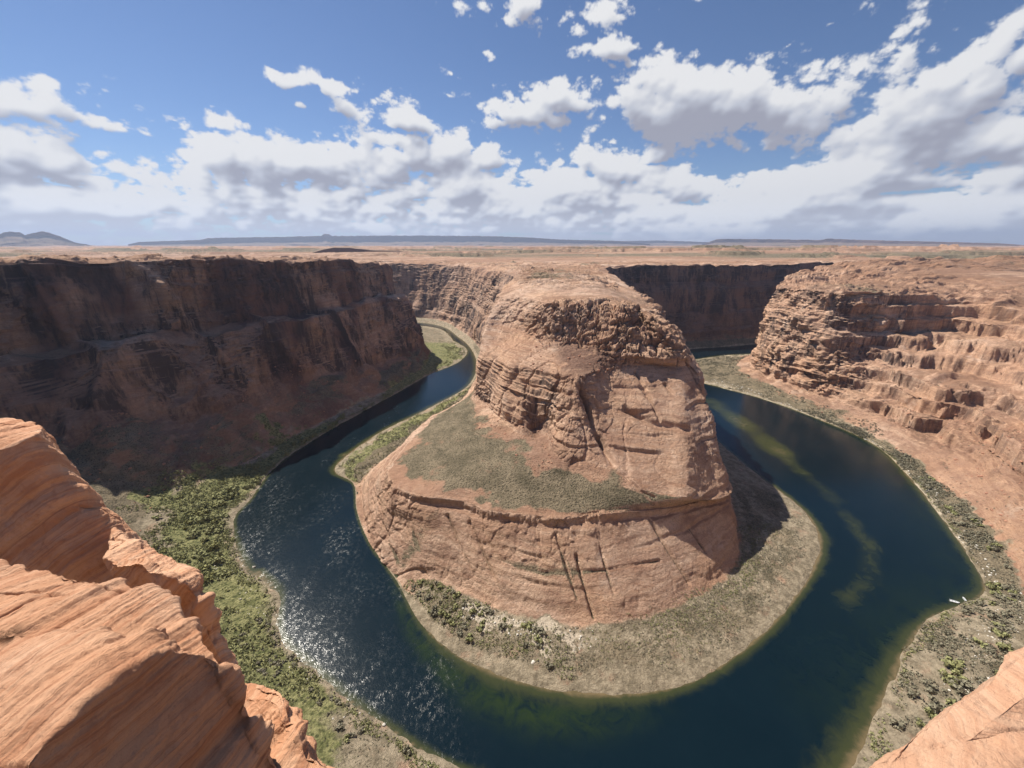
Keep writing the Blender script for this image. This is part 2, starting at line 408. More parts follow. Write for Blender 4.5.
M_TER = terrain_mat()

def water_mat():
    m, T = new_mat('river_water')
    pos = T.new('ShaderNodeNewGeometry').outputs['Position']
    att = lambda n: T.new('ShaderNodeAttribute', attribute_name=n).outputs['Fac']
    sh, green, rif = att('shallow'), att('weed'), att('riffle')
    n = T.noise(pos, .03, 6, .65); n2 = T.noise(T.scale(pos, (.07, .07, .07)), 1, 6, .7, 1.2)
    deep = T.mix(n, (.0015, .0075, .012), (.004, .013, .018))
    gr = T.m('MULTIPLY', green, T.ramp(n2, .25, .65))
    col = T.mix(gr, deep, (.020, .034, .010))
    s2 = T.m('ADD', sh, T.m('MULTIPLY', T.m('SUBTRACT', n2, .5), .45))
    col = T.mix(T.ramp(s2, .25, .62), col, (.040, .046, .018))
    col = T.mix(T.ramp(s2, .62, .95), col, (.17, .125, .065))
    # patchy ripples
    patch = T.m('MULTIPLY', T.ramp(T.noise(T.scale(pos, (.03, .018, .03)), 1, 4, .6), .34, .66), T.ramp(T.noise(T.scale(pos, (.28, .20, .2)), 1, 5, .75), .44, .66))
    amp = T.m('MULTIPLY', patch, rif)
    wv = T.m('ADD', T.noise(pos, .9, 3, .6), T.m('MULTIPLY', T.noise(pos, .22, 3, .6), .9))
    bmp = T.new('ShaderNodeBump', {'Strength': T.m('MULTIPLY_ADD', amp, .34, .07), 'Distance': .9, 'Height': wv})
    bs = T.new('ShaderNodeBsdfPrincipled', {'Base Color': col, 'Roughness': T.m('MULTIPLY_ADD', amp, .20, .15), 'IOR': 1.33, 'Specular IOR Level': .5, 'Normal': bmp})
    T.new('ShaderNodeOutputMaterial', {0: bs})
    return m
M_WAT = water_mat()

# ------------------------------------------------------------------ inner loft: the butte inside the bend
W = lambda x, y, z: (x, y, z)
I1 = [(-1500,1750,.2),(-900,1700,.2),P(425,323,.2),P(460,338,.2),(-100,1040,.2),(-96,831,.2),(-160,693,.2),P(380,433,.2),P(337,466,.2),P(354,484,.2),
      P(357,510,.2),P(369,541,.2),P(397,580,.2),P(425,625,.2),P(470,660,.2),P(540,684,.2),P(620,692,.2),P(700,675,.2),P(770,625,.2),P(812,570,.2),
      P(818,535,.2),P(797,505,.2),P(754,472,.2),(335,540,.2),(325,680,.2),(318,800,.2),(320,900,.2),(340,1000,.2),(400,1095,.2),(560,1150,.2),(700,1185,.2),(900,1240,.2),(1500,1350,.2)]
I2 = [(-1500,1790,12),(-900,1740,12),(-360,1600,15),(-175,1330,15),(-85,1060,10),(-82,815,8),(-112,660,7),(-150,560,6),(-195,470,5),P(362,482,3),
      P(362,510,2),P(373,541,2),P(400,574,3),P(441,582,8),P(480,600,8),P(530,618,9),P(590,623,9),P(650,615,9),P(701,592,8),P(730,570,8),
      P(737,545,8),(260,380,7),(275,440,7),(288,540,7),(296,680,7),(300,800,7),(302,900,8),(318,1010,10),(380,1122,14),(560,1172,16),(700,1205,16),(900,1262,16),(1500,1375,16)]
I3 = [(-1500,1850,120),(-900,1800,120),(-350,1650,110),(-150,1370,110),(-62,1050,75),(-62,800,60),P(472,392,60),P(430,418,58),P(404,446,57),P(388,470,56),
      P(394,485,57),P(412,495,60),P(447,499,62),P(470,505,62),P(491,511,62),P(530,516,62),P(564,518,62),P(603,513,62),P(662,508,57),P(701,500,51),
      P(728,492,46),(243,396,50),(257,440,62),(268,540,65),(276,680,70),(282,800,70),(285,900,70),(302,1020,75),(358,1148,85),(560,1215,90),(700,1245,95),(900,1300,100),(1500,1430,100)]
I4 = [(-1500,1860,130),(-900,1805,120),(-347,1655,120),(-145,1375,118),(-52,1055,90),(-58,760,74),P(474,391,86),P(483,402,87),P(500,420,88),P(520,433,88),
      P(545,432,92),P(552,450,88),P(565,462,85),P(580,465,84),P(600,468,82),P(620,476,79),P(641,485,76),P(665,493,72),P(690,498,70),P(712,499,57),
      P(731,487,53),(238,408,58),(251,450,70),(262,540,80),(268,680,80),(272,800,80),(275,900,80),(292,1030,85),(350,1160,95),(562,1225,100),(702,1255,105),(902,1310,105),(1500,1440,105)]
I5 = [(-1500,1900,180),(-895,1825,175),(-340,1672,170),(-130,1392,170),(-20,1060,175),(-48,740,130),P(480,357,140),P(492,360,145),P(510,365,150),P(530,368,152),
      P(550,372,155),P(565,375,156),P(580,375,158),P(595,370,160),P(612,365,160),P(630,364,160),P(650,364,160),P(668,365,160),P(682,366,160),P(692,367,158),
      P(700,376,150),(245,480,150),(250,540,150),(258,620,150),(262,720,150),(265,830,155),(268,930,160),(282,1050,165),(340,1185,170),(570,1245,170),(710,1275,170),(910,1330,170),(1500,1460,170)]
I6 = [(-1500,1930,200),(-890,1840,200),(-336,1682,200),(-120,1402,200),(-5,1070,195),(-35,790,172),P(486,326,178),P(500,324,181),P(515,328,181),P(530,334,180),
      P(545,340,180),P(560,342,180),P(575,343,180),P(590,346,179),P(605,349,178),P(620,352,176),P(640,356,174),P(655,357,173),P(668,357,172),P(680,358,170),
      P(689,360,165),(240,500,165),(246,560,168),(252,640,172),(256,735,175),(258,830,178),(262,935,182),(275,1060,185),(330,1200,190),(572,1258,190),(712,1288,190),(912,1345,190),(1500,1480,190)]
I7 = [(-1500,1960,225),(-888,1850,220),(-330,1695,222),(-110,1415,218),(5,1085,218),(-15,830,212),P(497,296,216),P(512,297,219),P(530,300,221),P(545,303,223),
      P(560,304,224),P(572,304,225),P(585,303,226),P(600,303,226),P(615,304,226),P(628,306,225),P(638,308,220),P(645,314,214),P(652,320,210),P(657,326,206),
      (200,505,203),(216,570,207),(226,640,212),(233,720,217),(239,800,221),(244,900,226),(249,980,230),(261,1080,234),(308,1215,237),(573,1270,238),(713,1302,238),(913,1360,238),(1500,1500,238)]
I8 = [(-1500,2000,238),(-880,1880,232),(-322,1715,229),(-96,1440,230),(25,1110,238),(10,860,236),(12,740,236),(22,705,237),(32,685,238),(43,672,239),
      (55,660,240),(68,652,240),(82,648,240),(96,645,240),(110,645,240),(124,650,239),(138,655,238),(150,660,236),(160,665,234),(168,675,232),
      (176,690,230),(186,715,229),(196,750,229),(204,800,230),(210,860,232),(215,925,234),(221,995,236),(236,1100,239),(300,1250,241),(576,1310,241),(716,1345,241),(916,1400,242),(1500,1550,242)]
I9 = [(-1500,2500,232),(-900,2450,232),(-250,2150,230),(0,1800,232),(103,1450,238),(103,1160,241),(103,1010,241)]+[(103,930,241)]*14+\
     [(103,960,241),(103,990,241),(103,1020,240),(103,1060,240),(103,1120,240),(103,1230,239),(103,1450,238),(200,1650,233),(600,1800,230),(760,1850,230),(950,1900,230),(1500,2100,232)]
def underwater(r1, r2, d=28, z=-9):
    out = []
    for a, b in zip(r1, r2):
        v = np.array(a[:2])-np.array(b[:2]); v = v/max(np.linalg.norm(v), .1)
        out.append((a[0]+v[0]*d, a[1]+v[1]*d, z))
    return out
I0 = underwater(I1, I2, 18, -6)
INNER = [I0, I1, I2, I3, I4, I5, I6, I7, I8, I9]
for r in INNER: assert len(r) == 33, len(r)

V, T, U = loft(INNER, rowcap={0: 12, 8: 200}, usel=lambda k: .35 if (k < 2 or k > 29) else (.6 if 22 <= k <= 26 else 1))
V = blur(V, 2)
Tw = T+.30*fbm(V/26, 4, .6)*win(T, .9, 4.2, .2); Uw = U
bench = win(T, 3.12, 3.90, .12)*win(U, 5.6, 20.2, .5)
beach = 1-sst(T, 1.9, 2.12)
onwater = win(U, 8.7, 12.3, .4)                     # here the rock drops straight into the water
beach *= 1-.85*onwater*sst(T, 1.0, 1.2)
top = sst(T, 7.6, 8.1)
w = (1-beach)*(1-.93*bench)*(1-.72*top)
w *= 1-.55*win(T, 2.1, 2.9, .2)*win(U, 9, 20, 1)     # lower cliff is a smooth slickrock slope
w *= 1-.35*win(T, 4.05, 4.9, .1)*win(U, 12, 20, 1)
far_ = 1-win(U, 4.2, 26.5, .5)
V2, N, hor, jw, st = rock_displace(V, w, step=(.16+.5*win(T, 3.9, 5.0, .3)*win(U, 5, 10, .5)+.3*sst(vnoise(V/60+8), 0, .5))*(1-far_*.8))
fl = vnoise(sc(V, 1/48, 1/48, 1/900)+6); fl2 = vnoise(sc(V, 1/17, 1/17, 1/200)+16)
V2 += N*((14*np.abs(fl)-5+5*np.abs(fl2))*far_*win(T, 2.2, 7.4, .3))[..., None]
V2 = ledges(V2, top*sst(T, 7.6, 8.0)*.8, 6.0); V2 = ledges(V2, top*sst(T, 7.6, 8.0)*.7, 2.4)
# rounded boulder-like blocks of the upper tier
bm_ = win(T, 5.9, 7.15, .2)*win(U, 9.5, 24, 1.2)
msk = bm_ > .02
wq = V[msk]+np.stack([vnoise(V[msk]/8), vnoise(V[msk]/8+50), vnoise(V[msk]/8+90)], -1)*4.5
rel = np.zeros(V.shape[:2], np.float32)
f1, f2, idv = worley(sc(wq, 1/19, 1/19, 1/26)+.3); rel[msk] = ((idv-.45)*11-3.5*(1-sst(f2-f1, 0, .14)))*bm_[msk]
f1, f2, idv = worley(sc(wq, 1/7, 1/7, 1/9)+.3); rel[msk] += ((idv-.5)*4.5-1.6*(1-sst(f2-f1, 0, .2)))*bm_[msk]
f1, f2, idv = worley(sc(wq, 1/3, 1/3, 1/3)+.3); rel[msk] += ((idv-.5)*1.4)*bm_[msk]
V2 += N*rel[..., None]
# joints seen on the front of the butte
V2 = groove(V2, [P(577,378,158), P(586,400,134), P(597,430,110), P(604,448,94), P(612,466,82)], 3.2, 13)
V2 = groove(V2, [P(612,466,82), P(640,490,75), P(655,508,63)], 1.6, 2)
V2 = groove(V2, [P(640,385,143), P(655,410,122)], 2.0, 4)
V2 = groove(V2, [P(665,385,143), P(680,408,124)], 2.0, 4)
V2 = groove(V2, [P(628,412,120), P(655,424,113), P(690,428,112)], 4.0, 6)
V2 = groove(V2, [P(548,306,224), P(548,332,190)], 2.5, 6)
def surf(px, py, z0, z1):
    Xc, Yc, Zc = V2[..., 0], V2[..., 1], H-V2[..., 2]
    zc = Yc*math.cos(PITCH)+Zc*math.sin(PITCH)
    u_ = 512+F*Xc/zc; v_ = 384+F*(Zc*math.cos(PITCH)-Yc*math.sin(PITCH))/zc
    d_ = (u_-px)**2+(v_-py)**2+np.where((V2[..., 2] < z0) | (V2[..., 2] > z1) | (T < 1.9) | (zc < 1), 1e6, 0)
    return tuple(V2[np.unravel_index(np.argmin(d_), d_.shape)])
crk = np.zeros(V.shape[:2], np.float32)
for ln, wd, dp in (([(447,516),(458,545),(474,578)], 1.5, 3.2), ([(470,522),(484,556),(503,600)], 1.5, 3.4), ([(576,556),(584,584),(594,618)], 1.4, 3.2), ([(600,548),(607,570),(614,592)], 1.2, 2.4),
                   ([(650,520),(668,550),(690,584)], 1.5, 3.0), ([(556,535),(566,565),(577,600)], 1.2, 2.4), ([(405,500),(414,535),(430,572)], 1.6, 3.0), ([(690,530),(705,552)], 1.1, 2.0),
                   ([(500,560),(545,572),(600,570),(660,560)], 1.1, 1.8), ([(372,500),(385,530),(398,560)], 1.3, 2.2)):
    pts = [surf(x_, y_, 6, 66) for x_, y_ in ln]
    V2 = groove(V2, pts, wd, dp); crk = np.maximum(crk, np.exp(-(seg_dist(V, pts)[0]/2.2)**2))
for ln, wd, dp in (([(636,372),(648,394),(660,420)], 1.7, 4.0), ([(664,372),(676,392),(688,410)], 1.7, 4.0), ([(625,408),(650,424),(690,430)], 2.4, 5.5), ([(500,370),(530,385),(560,392)], 1.8, 3.5),
                   ([(612,462),(640,490),(655,506)], 1.3, 2.4), ([(520,350),(545,352),(575,372)], 1.5, 2.2), ([(615,448),(660,454),(720,462)], 1.3, 2.2)):
    V2 = groove(V2, [surf(x_, y_, 70, 190) for x_, y_ in ln], wd, dp)
# hollow and buttress on the left of the slab tier
V2 = groove(V2, [P(528,400,125), P(535,425,98)], 11, 15)
V2 = groove(V2, [P(503,395,118), P(508,412,100)], 8, -7)
zz = V[..., 2]+5*vnoise(V/70)+1.5*vnoise(V/21)
for z0_, dp in ((141, 1.6), (124, 3.4), (108, 1.0), (97, 1.4), (40, .8), (25, 1.0)):
    tm = (win(T, 4.05, 4.95, .06) if z0_ > 70 else win(T, 2.05, 2.95, .06))*win(U, 6, 21, .6)*sst(fbm(V/47+z0_, 2), -.15, .2)
    V2 += N*((np.exp(-((zz-z0_-2.2)/1.3)**2)*.5-np.exp(-((zz-z0_)/1.1)**2))*dp*tm)[..., None]
# the overhanging lip above the lower slope
lip = np.exp(-((T-3.0)/.05)**2)*win(U, 11.5, 20, .8); und = np.exp(-((T-2.92)/.035)**2)*win(U, 11.5, 20, .8)
V2 += N*(lip*1.6-und*1.5)[..., None]
# flood-plain relief
V2[..., 2] += (1.0*fbm(V/16, 4, .6)+.3)*win(T, .75, 1.35, .25)*(1-onwater)
V2[..., 2] += (.5*fbm(V/14, 3)+.25*vnoise(V/4))*beach*sst(T, 1.1, 1.6)
a_scrub = win(Tw, 3.12, 3.86, .14)*win(U, 5.6, 20.2, .5)*(.70+.30*fbm(V/28, 4, .6)) + win(Tw, 1.25, 2.0, .12)*win(U, 12.2, 22, .4)*.55 + win(Tw, 1.3, 2.0, .15)*win(U, 3.5, 9, .5)*.85 + win(Tw, 1.1, 2.3, .2)*win(U, 26.5, 33, .5)*.7
a_scrub += top*(.26+.3*vnoise(V/60)) + .6*np.exp(-((U-11.9)/.25)**2)*win(T, 2.0, 2.9, .15) + .42*win(T, 2.35, 2.6, .1)*win(U, 14.4, 16.2, .5)
a_scrub += .55*crk*(T < 3)
a_scrub *= 1-.55*beach*sst(n1(Tw*22, 3)+.5*vnoise(V/18), -.1, .35)*win(U, 12, 22, .5)
lush = win(Tw, 1.08, 1.6, .12)*win(U, 5, 9.2, .4)*.6+win(Tw, 1.25, 1.95, .15)*win(U, 12.3, 14.6, .4)*.35
sand = (1-sst(Tw, 1.05, 1.16))*.66*win(U, 11.5, 23, .5) + win(Tw, 1.1, 1.9, .1)*win(U, 12, 22, .5)*.50 + .9*win(Tw, 1.80, 1.95, .05)*win(U, 13.6, 15.8, .3)
sand = np.maximum(sand, beach*.62)
sand = np.maximum(sand, 1.1*win(Tw, 1.55, 1.98, .08)*win(U, 13.9, 15.9, .35)*sst(fbm(V/11, 4, .6), -.25, .1)); a_scrub -= .5*win(Tw, 1.55, 1.98, .08)*win(U, 13.9, 15.9, .35)
debris = win(T, 5.0, 5.95, .25)*win(U, 10.8, 14.5, .6)*1.0+win(T, 3.75, 4.15, .12)*win(U, 9, 13, .6)*.5+.5*win(T, 2.1, 3, .2)*win(U, 26, 33, 1)
varn = win(T, 3.9, 5.0, .2)*win(U, 5, 10.5, .5)*.8+win(T, 2, 8, .2)*(1-win(U, 4.5, 26.5, .5))*1.0+win(T, 5.9, 7.1, .2)*.6+.35*win(T, 2.1, 5, .2)
o = grid_mesh('butte_terrain', V2, M_TER, dict(scrub=a_scrub, lush=lush, sand=sand, debris=debris, varnish=varn, red=.12+.3*vnoise(V/90), patina_shade=np.clip(1-win(U, 4.5, 27, .8), 0, 1)*np.where(U > 20, .75, .25)*win(T, 2, 7.8, .3)), flip=False)  # rear right wall coloured darker for its shade; far left is varnish
props(o, 'structure'); IV, IT, IU = V2, T, U

# ------------------------------------------------------------------ outer loft: canyon walls round the bend
O1 = [(-1500,1650,.2),(-900,1600,.2),(-340,1500,.2),P(454,341,.2),P(467,350,.2),P(458,362,.2),P(430,374,.2),P(411,385,.2),P(391,396,.2),P(362,412,.2),
      P(324,433,.2),P(277,465,.2),P(251,498,.2),P(233,522,.2),P(244,565,.2),P(276,592,.2),P(278,635,.2),P(313,670,.2),P(354,705,.2),P(402,738,.2),
      P(452,768,.2),(20,125,.2),(110,112,.2),(170,122,.2),P(856,760,.2),P(884,700,.2),P(907,650,.2),P(929,620,.2),P(968,603,.2),P(985,585,.2),
      P(959,540,.2),P(912,480,.2),P(875,445,.2),P(821,420,.2),P(760,398,.2),P(704,383,.2),(412,920,.2),(440,990,.2),(520,1035,.2),(642,1080,.2),(900,1115,.2),(1500,1200,.2)]
O2 = [(-1500,1600,10),(-900,1550,10),(-400,1430,12),(-290,1200,14),(-240,1090,14),(-225,1005,12),(-222,930,10),(-240,870,8),(-262,800,6),(-310,690,6),
      (-345,590,8),P(248,460,8),P(200,480,12),P(150,500,14),(-350,290,15),(-300,240,14),(-250,195,14),(-185,170,13),(-140,145,13),(-95,125,13),
      (-50,112,12),(15,100,10),(110,90,10),(185,100,10),(300,130,14),(340,170,14),(380,205,14),(410,225,14),(440,240,12),P(1024,592,10),
      P(1005,550,9),P(950,495,8),P(905,455,8),P(850,425,8),P(790,400,8),P(730,372,8),(540,930,9),(575,965,9),(610,1005,10),(680,1050,10),(920,1085,10),(1500,1175,10)]
O3 = [(-1500,1560,90),(-900,1500,90),(-480,1400,85),(-400,1270,75),(-300,1130,60),(-240,1040,52),(-262,950,50),(-295,880,50),(-322,800,55),(-365,700,72),
      (-400,610,88),(-440,535,95),(-510,455,100),(-570,375,100),(-560,230,95),(-480,150,90),(-380,110,85),(-280,90,80),(-200,75,75),(-120,62,75),
      (-60,55,70),(10,50,70),(120,45,70),(220,50,60),(340,60,50),(430,100,50),(490,150,55),(540,200,60),(580,240,62),(600,300,62),
      (590,378,58),P(980,440,45),P(920,432,28),P(870,408,34),P(810,390,30),P(762,372,22),(600,925,20),(622,965,20),(660,1000,25),(720,1025,30),(930,1060,30),(1500,1140,30)]
O4 = [(-1500,1520,170),(-900,1450,170),(-560,1400,165),(-430,1310,150),(-350,1180,150),(-300,1080,160),(-318,980,165),(-345,880,168),(-365,800,170),(-398,700,172),
      (-432,630,172),(-480,565,172),(-548,505,170),(-612,425,168),(-610,250,170),(-520,130,170),(-400,75,170),(-290,50,170),(-200,40,170),(-115,32,170),
      (-50,28,170),(5,25,170),(90,22,170),(210,25,160),(400,30,140),(540,80,125),(620,140,120),(680,200,118),(720,260,118),(730,340,115),
      (730,430,110),P(1000,390,95),P(935,385,90),P(880,360,100),(607,735,116),(595,868,106),(606,932,90),(640,972,95),(680,1008,100),(740,1030,110),(940,1065,110),(1500,1145,110)]
O6 = [(-1500,1480,250),(-900,1400,255),(-640,1350,252),(-520,1290,246),(-410,1210,243),(-352,1100,246),(-362,1000,256),(-385,880,268),(-405,810,271),(-435,740,273),
      (-470,668,276),(-520,604,278),(-590,545,280),(-655,455,282),(-650,250,284),(-560,100,288),(-430,30,290),(-300,0,292),(-200,-10,294),(-110,-12,296),
      (-45,-8,297),(0,-5,297.5),(60,-6,297),(200,0,290),(450,0,270),(650,50,240),(760,120,225),(820,190,215),(870,270,210),(900,360,208),
      (920,500,206),(935,640,206),(865,755,204),(703,745,213),(618,766,215),(617,893,211),(622,935,209),(662,982,212),(706,1014,226),(790,1045,244),(960,1070,262),(1500,1140,268)]
O5 = []
right5 = {31:(850,640,150),30:(830,480,150),29:(810,350,150),28:(800,270,150),27:(760,200,150),26:(700,135,150),25:(590,75,150),24:(420,20,160),23:(205,15,180),
          32:P(950,329,150),33:(708,724,146),34:(612,745,153),35:(602,880,156),36:(612,930,150),37:(648,975,150),38:(692,1011,150),39:(755,1028,135),40:(950,1058,135),41:(1500,1135,150)}
for k in range(42):
    if k in right5: O5.append(right5[k])
    else:
        a, b = np.array(O4[k]), np.array(O6[k]); c = a+(b-a)*(.55 if k < 14 else .28); c[2] = a[2]+(5 if k < 14 else 6); O5.append(tuple(c))
rimO = [p[:2] for p in O6]; rimI = [p[:2] for p in I8]
zone = [(-3500,1450)]+rimO+[(3500,1250)]+[(3500,1500)]+rimI[::-1]+[(-3500,2000)]
rimpts = np.array(O6+I8, np.float32)
def plateau_z(x, y):
    p = np.stack([x, y], -1); num = 0; den = 0
    for q in rimpts[::2]:
        w_ = 1/(np.sum((p-q[:2])**2, -1)+900)**1.5; num = num+w_*q[2]; den = den+w_
    z = num/den; r = np.hypot(x, y)
    far = 238.0
    z = z*(1-sst(r, 900, 3500))+far*sst(r, 900, 3500)
    return z
outd = []
for k in range(42):
    if k <= 1: v = (0, -1)
    elif k <= 13: v = [(-.4,-.9),(-.7,-.7),(-1,-.2),(-1,.1),(-1,.1),(-1,.2),(-1,.3),(-.9,.5),(-.8,.6),(-.75,.65),(-.75,.65),(-.95,.3)][k-2]
    elif k <= 16: v = [(-1,0),(-.8,-.5),(-.5,-.8)][k-14]
    elif k <= 24: v = (0, -1)
    elif k <= 30: v = [(.6,-.8),(.8,-.6),(.9,-.4),(1,-.2),(1,-.1),(1,0)][k-25]
    elif k <= 35: v = [(.9,.4),(.6,.8),(.5,.85),(.75,.65),(.95,.3)][k-31]
    else: v = [(.9,-.1),(.8,-.3),(.7,-.5),(.5,-.8),(.2,-1),(.1,-1)][k-36]
    outd.append(v)
O7 = [(a[0]+v[0]*50, a[1]+v[1]*50, a[2]+3) for a, v in zip(O6, outd)]
O7 = [(p[0], p[1], p[2]+(6 if 30 <= k <= 36 else 0)) for k, p in enumerate(O7)]
O8 = [(a[0]+v[0]*230, a[1]+v[1]*230, a[2]+-4) for a, v in zip(O6, outd)]
_pz = plateau_z(np.array([p[0] for p in O8], np.float32), np.array([p[1] for p in O8], np.float32))
O8 = [(p[0], p[1], float(q)-5) for p, q in zip(O8, _pz)]
O7 = [(p[0], p[1], a[2]+max(2, .22*(q[2]-a[2]))) for p, a, q in zip(O7, O6, O8)]
O0 = underwater(O1, O2, 16, -6)
OUTER = [O0, O1, O2, O3, O4, O5, O6, O7, O8]
for r in OUTER: assert len(r) == 42, len(r)
V, T, U = loft(OUTER, rowcap={0: 10, 7: 120}, usel=lambda k: .3 if (k < 2 or k > 38 or 20 <= k <= 23) else 1)
V = blur(V, 2)
flat = 1-sst(T, 1.9, 2.15)
talus = win(T, 2, 3, .15)
top = sst(T, 5.95, 6.1)
leftw = 1-sst(U, 13, 14.5); rightw = sst(U, 28, 29.5)
near = 1-leftw-rightw
w = (1-flat)*(1-.75*talus)*(1-.7*top)
w = w*(1-.5*near)*(1+.45*rightw)
Tw = T+.38*fbm(V/30, 4, .6)*win(T, .9, 4.2, .2)
V2, N, hor, jw, st = rock_displace(V, w, 1.15, seed=300., step=.16*leftw+.8*rightw+.3*near)
bt = vnoise(sc(V, 1/95, 1/95, 1/1200)+1); bt2 = vnoise(sc(V, 1/37, 1/37, 1/420)+21)
V2 += N*((30*np.abs(bt)-9+15*np.abs(bt2)-5)*leftw*win(T, 2.6, 6, .4))[..., None]
rb = fbm(sc(V, 1/62, 1/62, 1/40)+51, 4, .55, True)
V2 += N*((rb-.25)*13*rightw*win(T, 2.7, 6.0, .3))[..., None]
V2 = ledges(V2, top*(1-sst(T, 7.5, 8)*.8), 7.5)
V2 = ledges(V2, top*(1-sst(T, 7.3, 7.9)*.6)+.5*win(T, 4.0, 5.0, .2)*win(U, 29, 34, .5), 2.8)
bw = win(T, 2.75, 6.0, .25)*win(U, 27.5, 33.2, .5)
V2 = ledges(V2, bw*.75, 24.0); V2 = ledges(V2, bw*.45, 8.0)
# talus gullies below the left wall
gul = fbm(sc(V, 1/38, 1/38, 1/220)+5, 3, .5, True)
V2 += N*(gul*9*win(T, 2.15, 3.25, .3)*leftw)[..., None]
# big vertical recesses on the left wall and flutes on the right-hand domes
V2 -= N*(10*np.exp(-(vnoise(sc(V, 1/70, 1/70, 1/900)+2.2)/.09)**2)*win(T, 3.0, 6, .3)*leftw)[..., None]
V2 = groove(V2, [(-395,745,276), (-372,735,150)], 14, 16)
dome = win(T, 2.75, 4.1, .25)*win(U, 29.5, 32.2, .5)
dv = V@np.array([.55, .35, -.75], np.float32)
V2 += N*(dome*(12*np.abs(np.sin(dv/24+2*vnoise(V/60)))+4*np.abs(np.sin(dv/9+3*vnoise(V/45)))-8))[..., None]
# right wall: alcoves, joints, holes
V2 = groove(V2, [P(900,312,186), P(925,306,194), P(950,306,194)], 20, 30)
V2 = groove(V2, [P(985,306,195), P(1015,306,195)], 12, 14)
V2 = groove(V2, [P(800,292,196), P(840,294,196), P(880,297,196)], 7, 7)
V2 = groove(V2, [P(870,352,125), P(905,348,130), P(940,350,128)], 5, 8)
V2 = groove(V2, [P(855,300,185), P(850,340,120), P(848,380,60)], 6, 8)
V2 = groove(V2, [P(785,300,180), P(775,335,110)], 5, 8)
V2 = groove(V2, [P(818,322,165), P(815,345,110), P(812,372,60)], 3.5, 12)
V2 = groove(V2, [P(896,315,170), P(893,345,130)], 4, 9)
V2 = groove(V2, [P(930,378,98), P(965,374,100)], 8, 12)
V2 = groove(V2, [P(870,392,60), P(880,395,55)], 8, 11)
V2 = groove(V2, [P(905,410,45), P(915,418,40)], 6, 8)
V2 = groove(V2, [P(998,330,165), P(1018,345,150)], 12, 10)
V2 = groove(V2, [P(950,440,45), P(985,415,80), P(1020,385,100)], 3, 6)
V2 = groove(V2, [P(975,445,50), P(1010,410,85)], 3, 6)
V2[..., 2] += (1.3*fbm(V/16, 4, .6)+.2)*win(T, .75, 1.35, .25)
V2[..., 2] += (.6*fbm(V/16, 3)+.3*vnoise(V/5))*(1-flat*0)*(flat+talus*2)*sst(T, 1.1, 1.5)
scrub = win(Tw, 2, 3, .15)*leftw*(.45+.25*vnoise(V/50))+win(Tw, 1.15, 1.98, .15)*rightw*.95*(1-sst(U, 32.3, 33.2))+win(Tw, 1.1, 2.5, .2)*win(U, 33, 38.5, .4)*.62+near*win(Tw, 1.9, 3, .15)*.55
scrub += top*(.22+.3*vnoise(V/70))+win(Tw, 1.15, 1.9, .2)*win(U, 24, 30, .4)*.4+win(Tw, 1.1, 2.6, .2)*win(U, 1, 8, .5)*.5
scrub += win(Tw, 2.0, 2.4, .2)*win(U, 23, 28.5, .4)*.35
Tb = T+.9*fbm(V/55, 4, .6)*sst(T, 1.25, 1.9)
lush = win(Tb, 1.0, 2.0, .25)*win(U, 9.5, 18.2, .5)*.66+talus*win(U, 9, 13, .6)*.22+win(Tw, 1.05, 2.1, .1)*win(U, 3, 8.5, .4)*.6+win(Tw, 1.1, 2, .1)*win(U, 33.2, 38, .4)*.2
scrub += win(Tb, 1.4, 3.0, .4)*win(U, 12.5, 20, .5)*.35
sand = (1-sst(Tw, 1.02, 1.12))*.55*(1-win(U, 8, 21, .5))+win(Tw, 1.1, 1.5, .2)*win(U, 14.6, 16.2, .4)*.55+win(Tw, 1.0, 1.3, .1)*rightw*.5+win(Tw, 1.2, 2.0, .2)*win(U, 31, 33, .5)*.4+win(Tw, 1.6, 2.3, .2)*win(U, 23, 28.5, .4)*.33
sand += win(Tb, 1.5, 2.6, .3)*win(U, 12.5, 20, .5)*.22
sand = np.maximum(sand, (1-sst(Tw, 1.9, 2.25))*.62); sand = np.maximum(sand, win(Tw, 1.8, 3.2, .3)*win(U, 12.5, 21, .5)*.6)
lush = np.maximum(lush, win(Tb, 1.2, 3.2, .4)*win(U, 15.5, 21, .6)*(.55+.3*vnoise(V/30)))
debris = win(T, 2.05, 2.95, .2)*rightw*.35+talus*leftw*.55+near*talus*.3+top*.12
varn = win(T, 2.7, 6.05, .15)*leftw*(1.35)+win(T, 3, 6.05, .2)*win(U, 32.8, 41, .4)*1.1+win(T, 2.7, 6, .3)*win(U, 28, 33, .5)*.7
red = .45*rightw+.2*leftw+.25*vnoise(V/110)
o = grid_mesh('canyon_terrain', V2, M_TER, dict(scrub=scrub, lush=lush, sand=sand, debris=debris, varnish=varn, red=red, patina_shade=leftw*win(T, 1.9, 6.2, .2)*np.clip(.55+.75*sst(fbm(sc(V, 1/60, 1/60, 1/120)+3, 4), -.25, .25)-.3, .2, .97)), flip=True)  # left wall: varnish brown, with its shade deepened in the colour
props(o, 'structure'); OV, OT, OU = V2, T, U

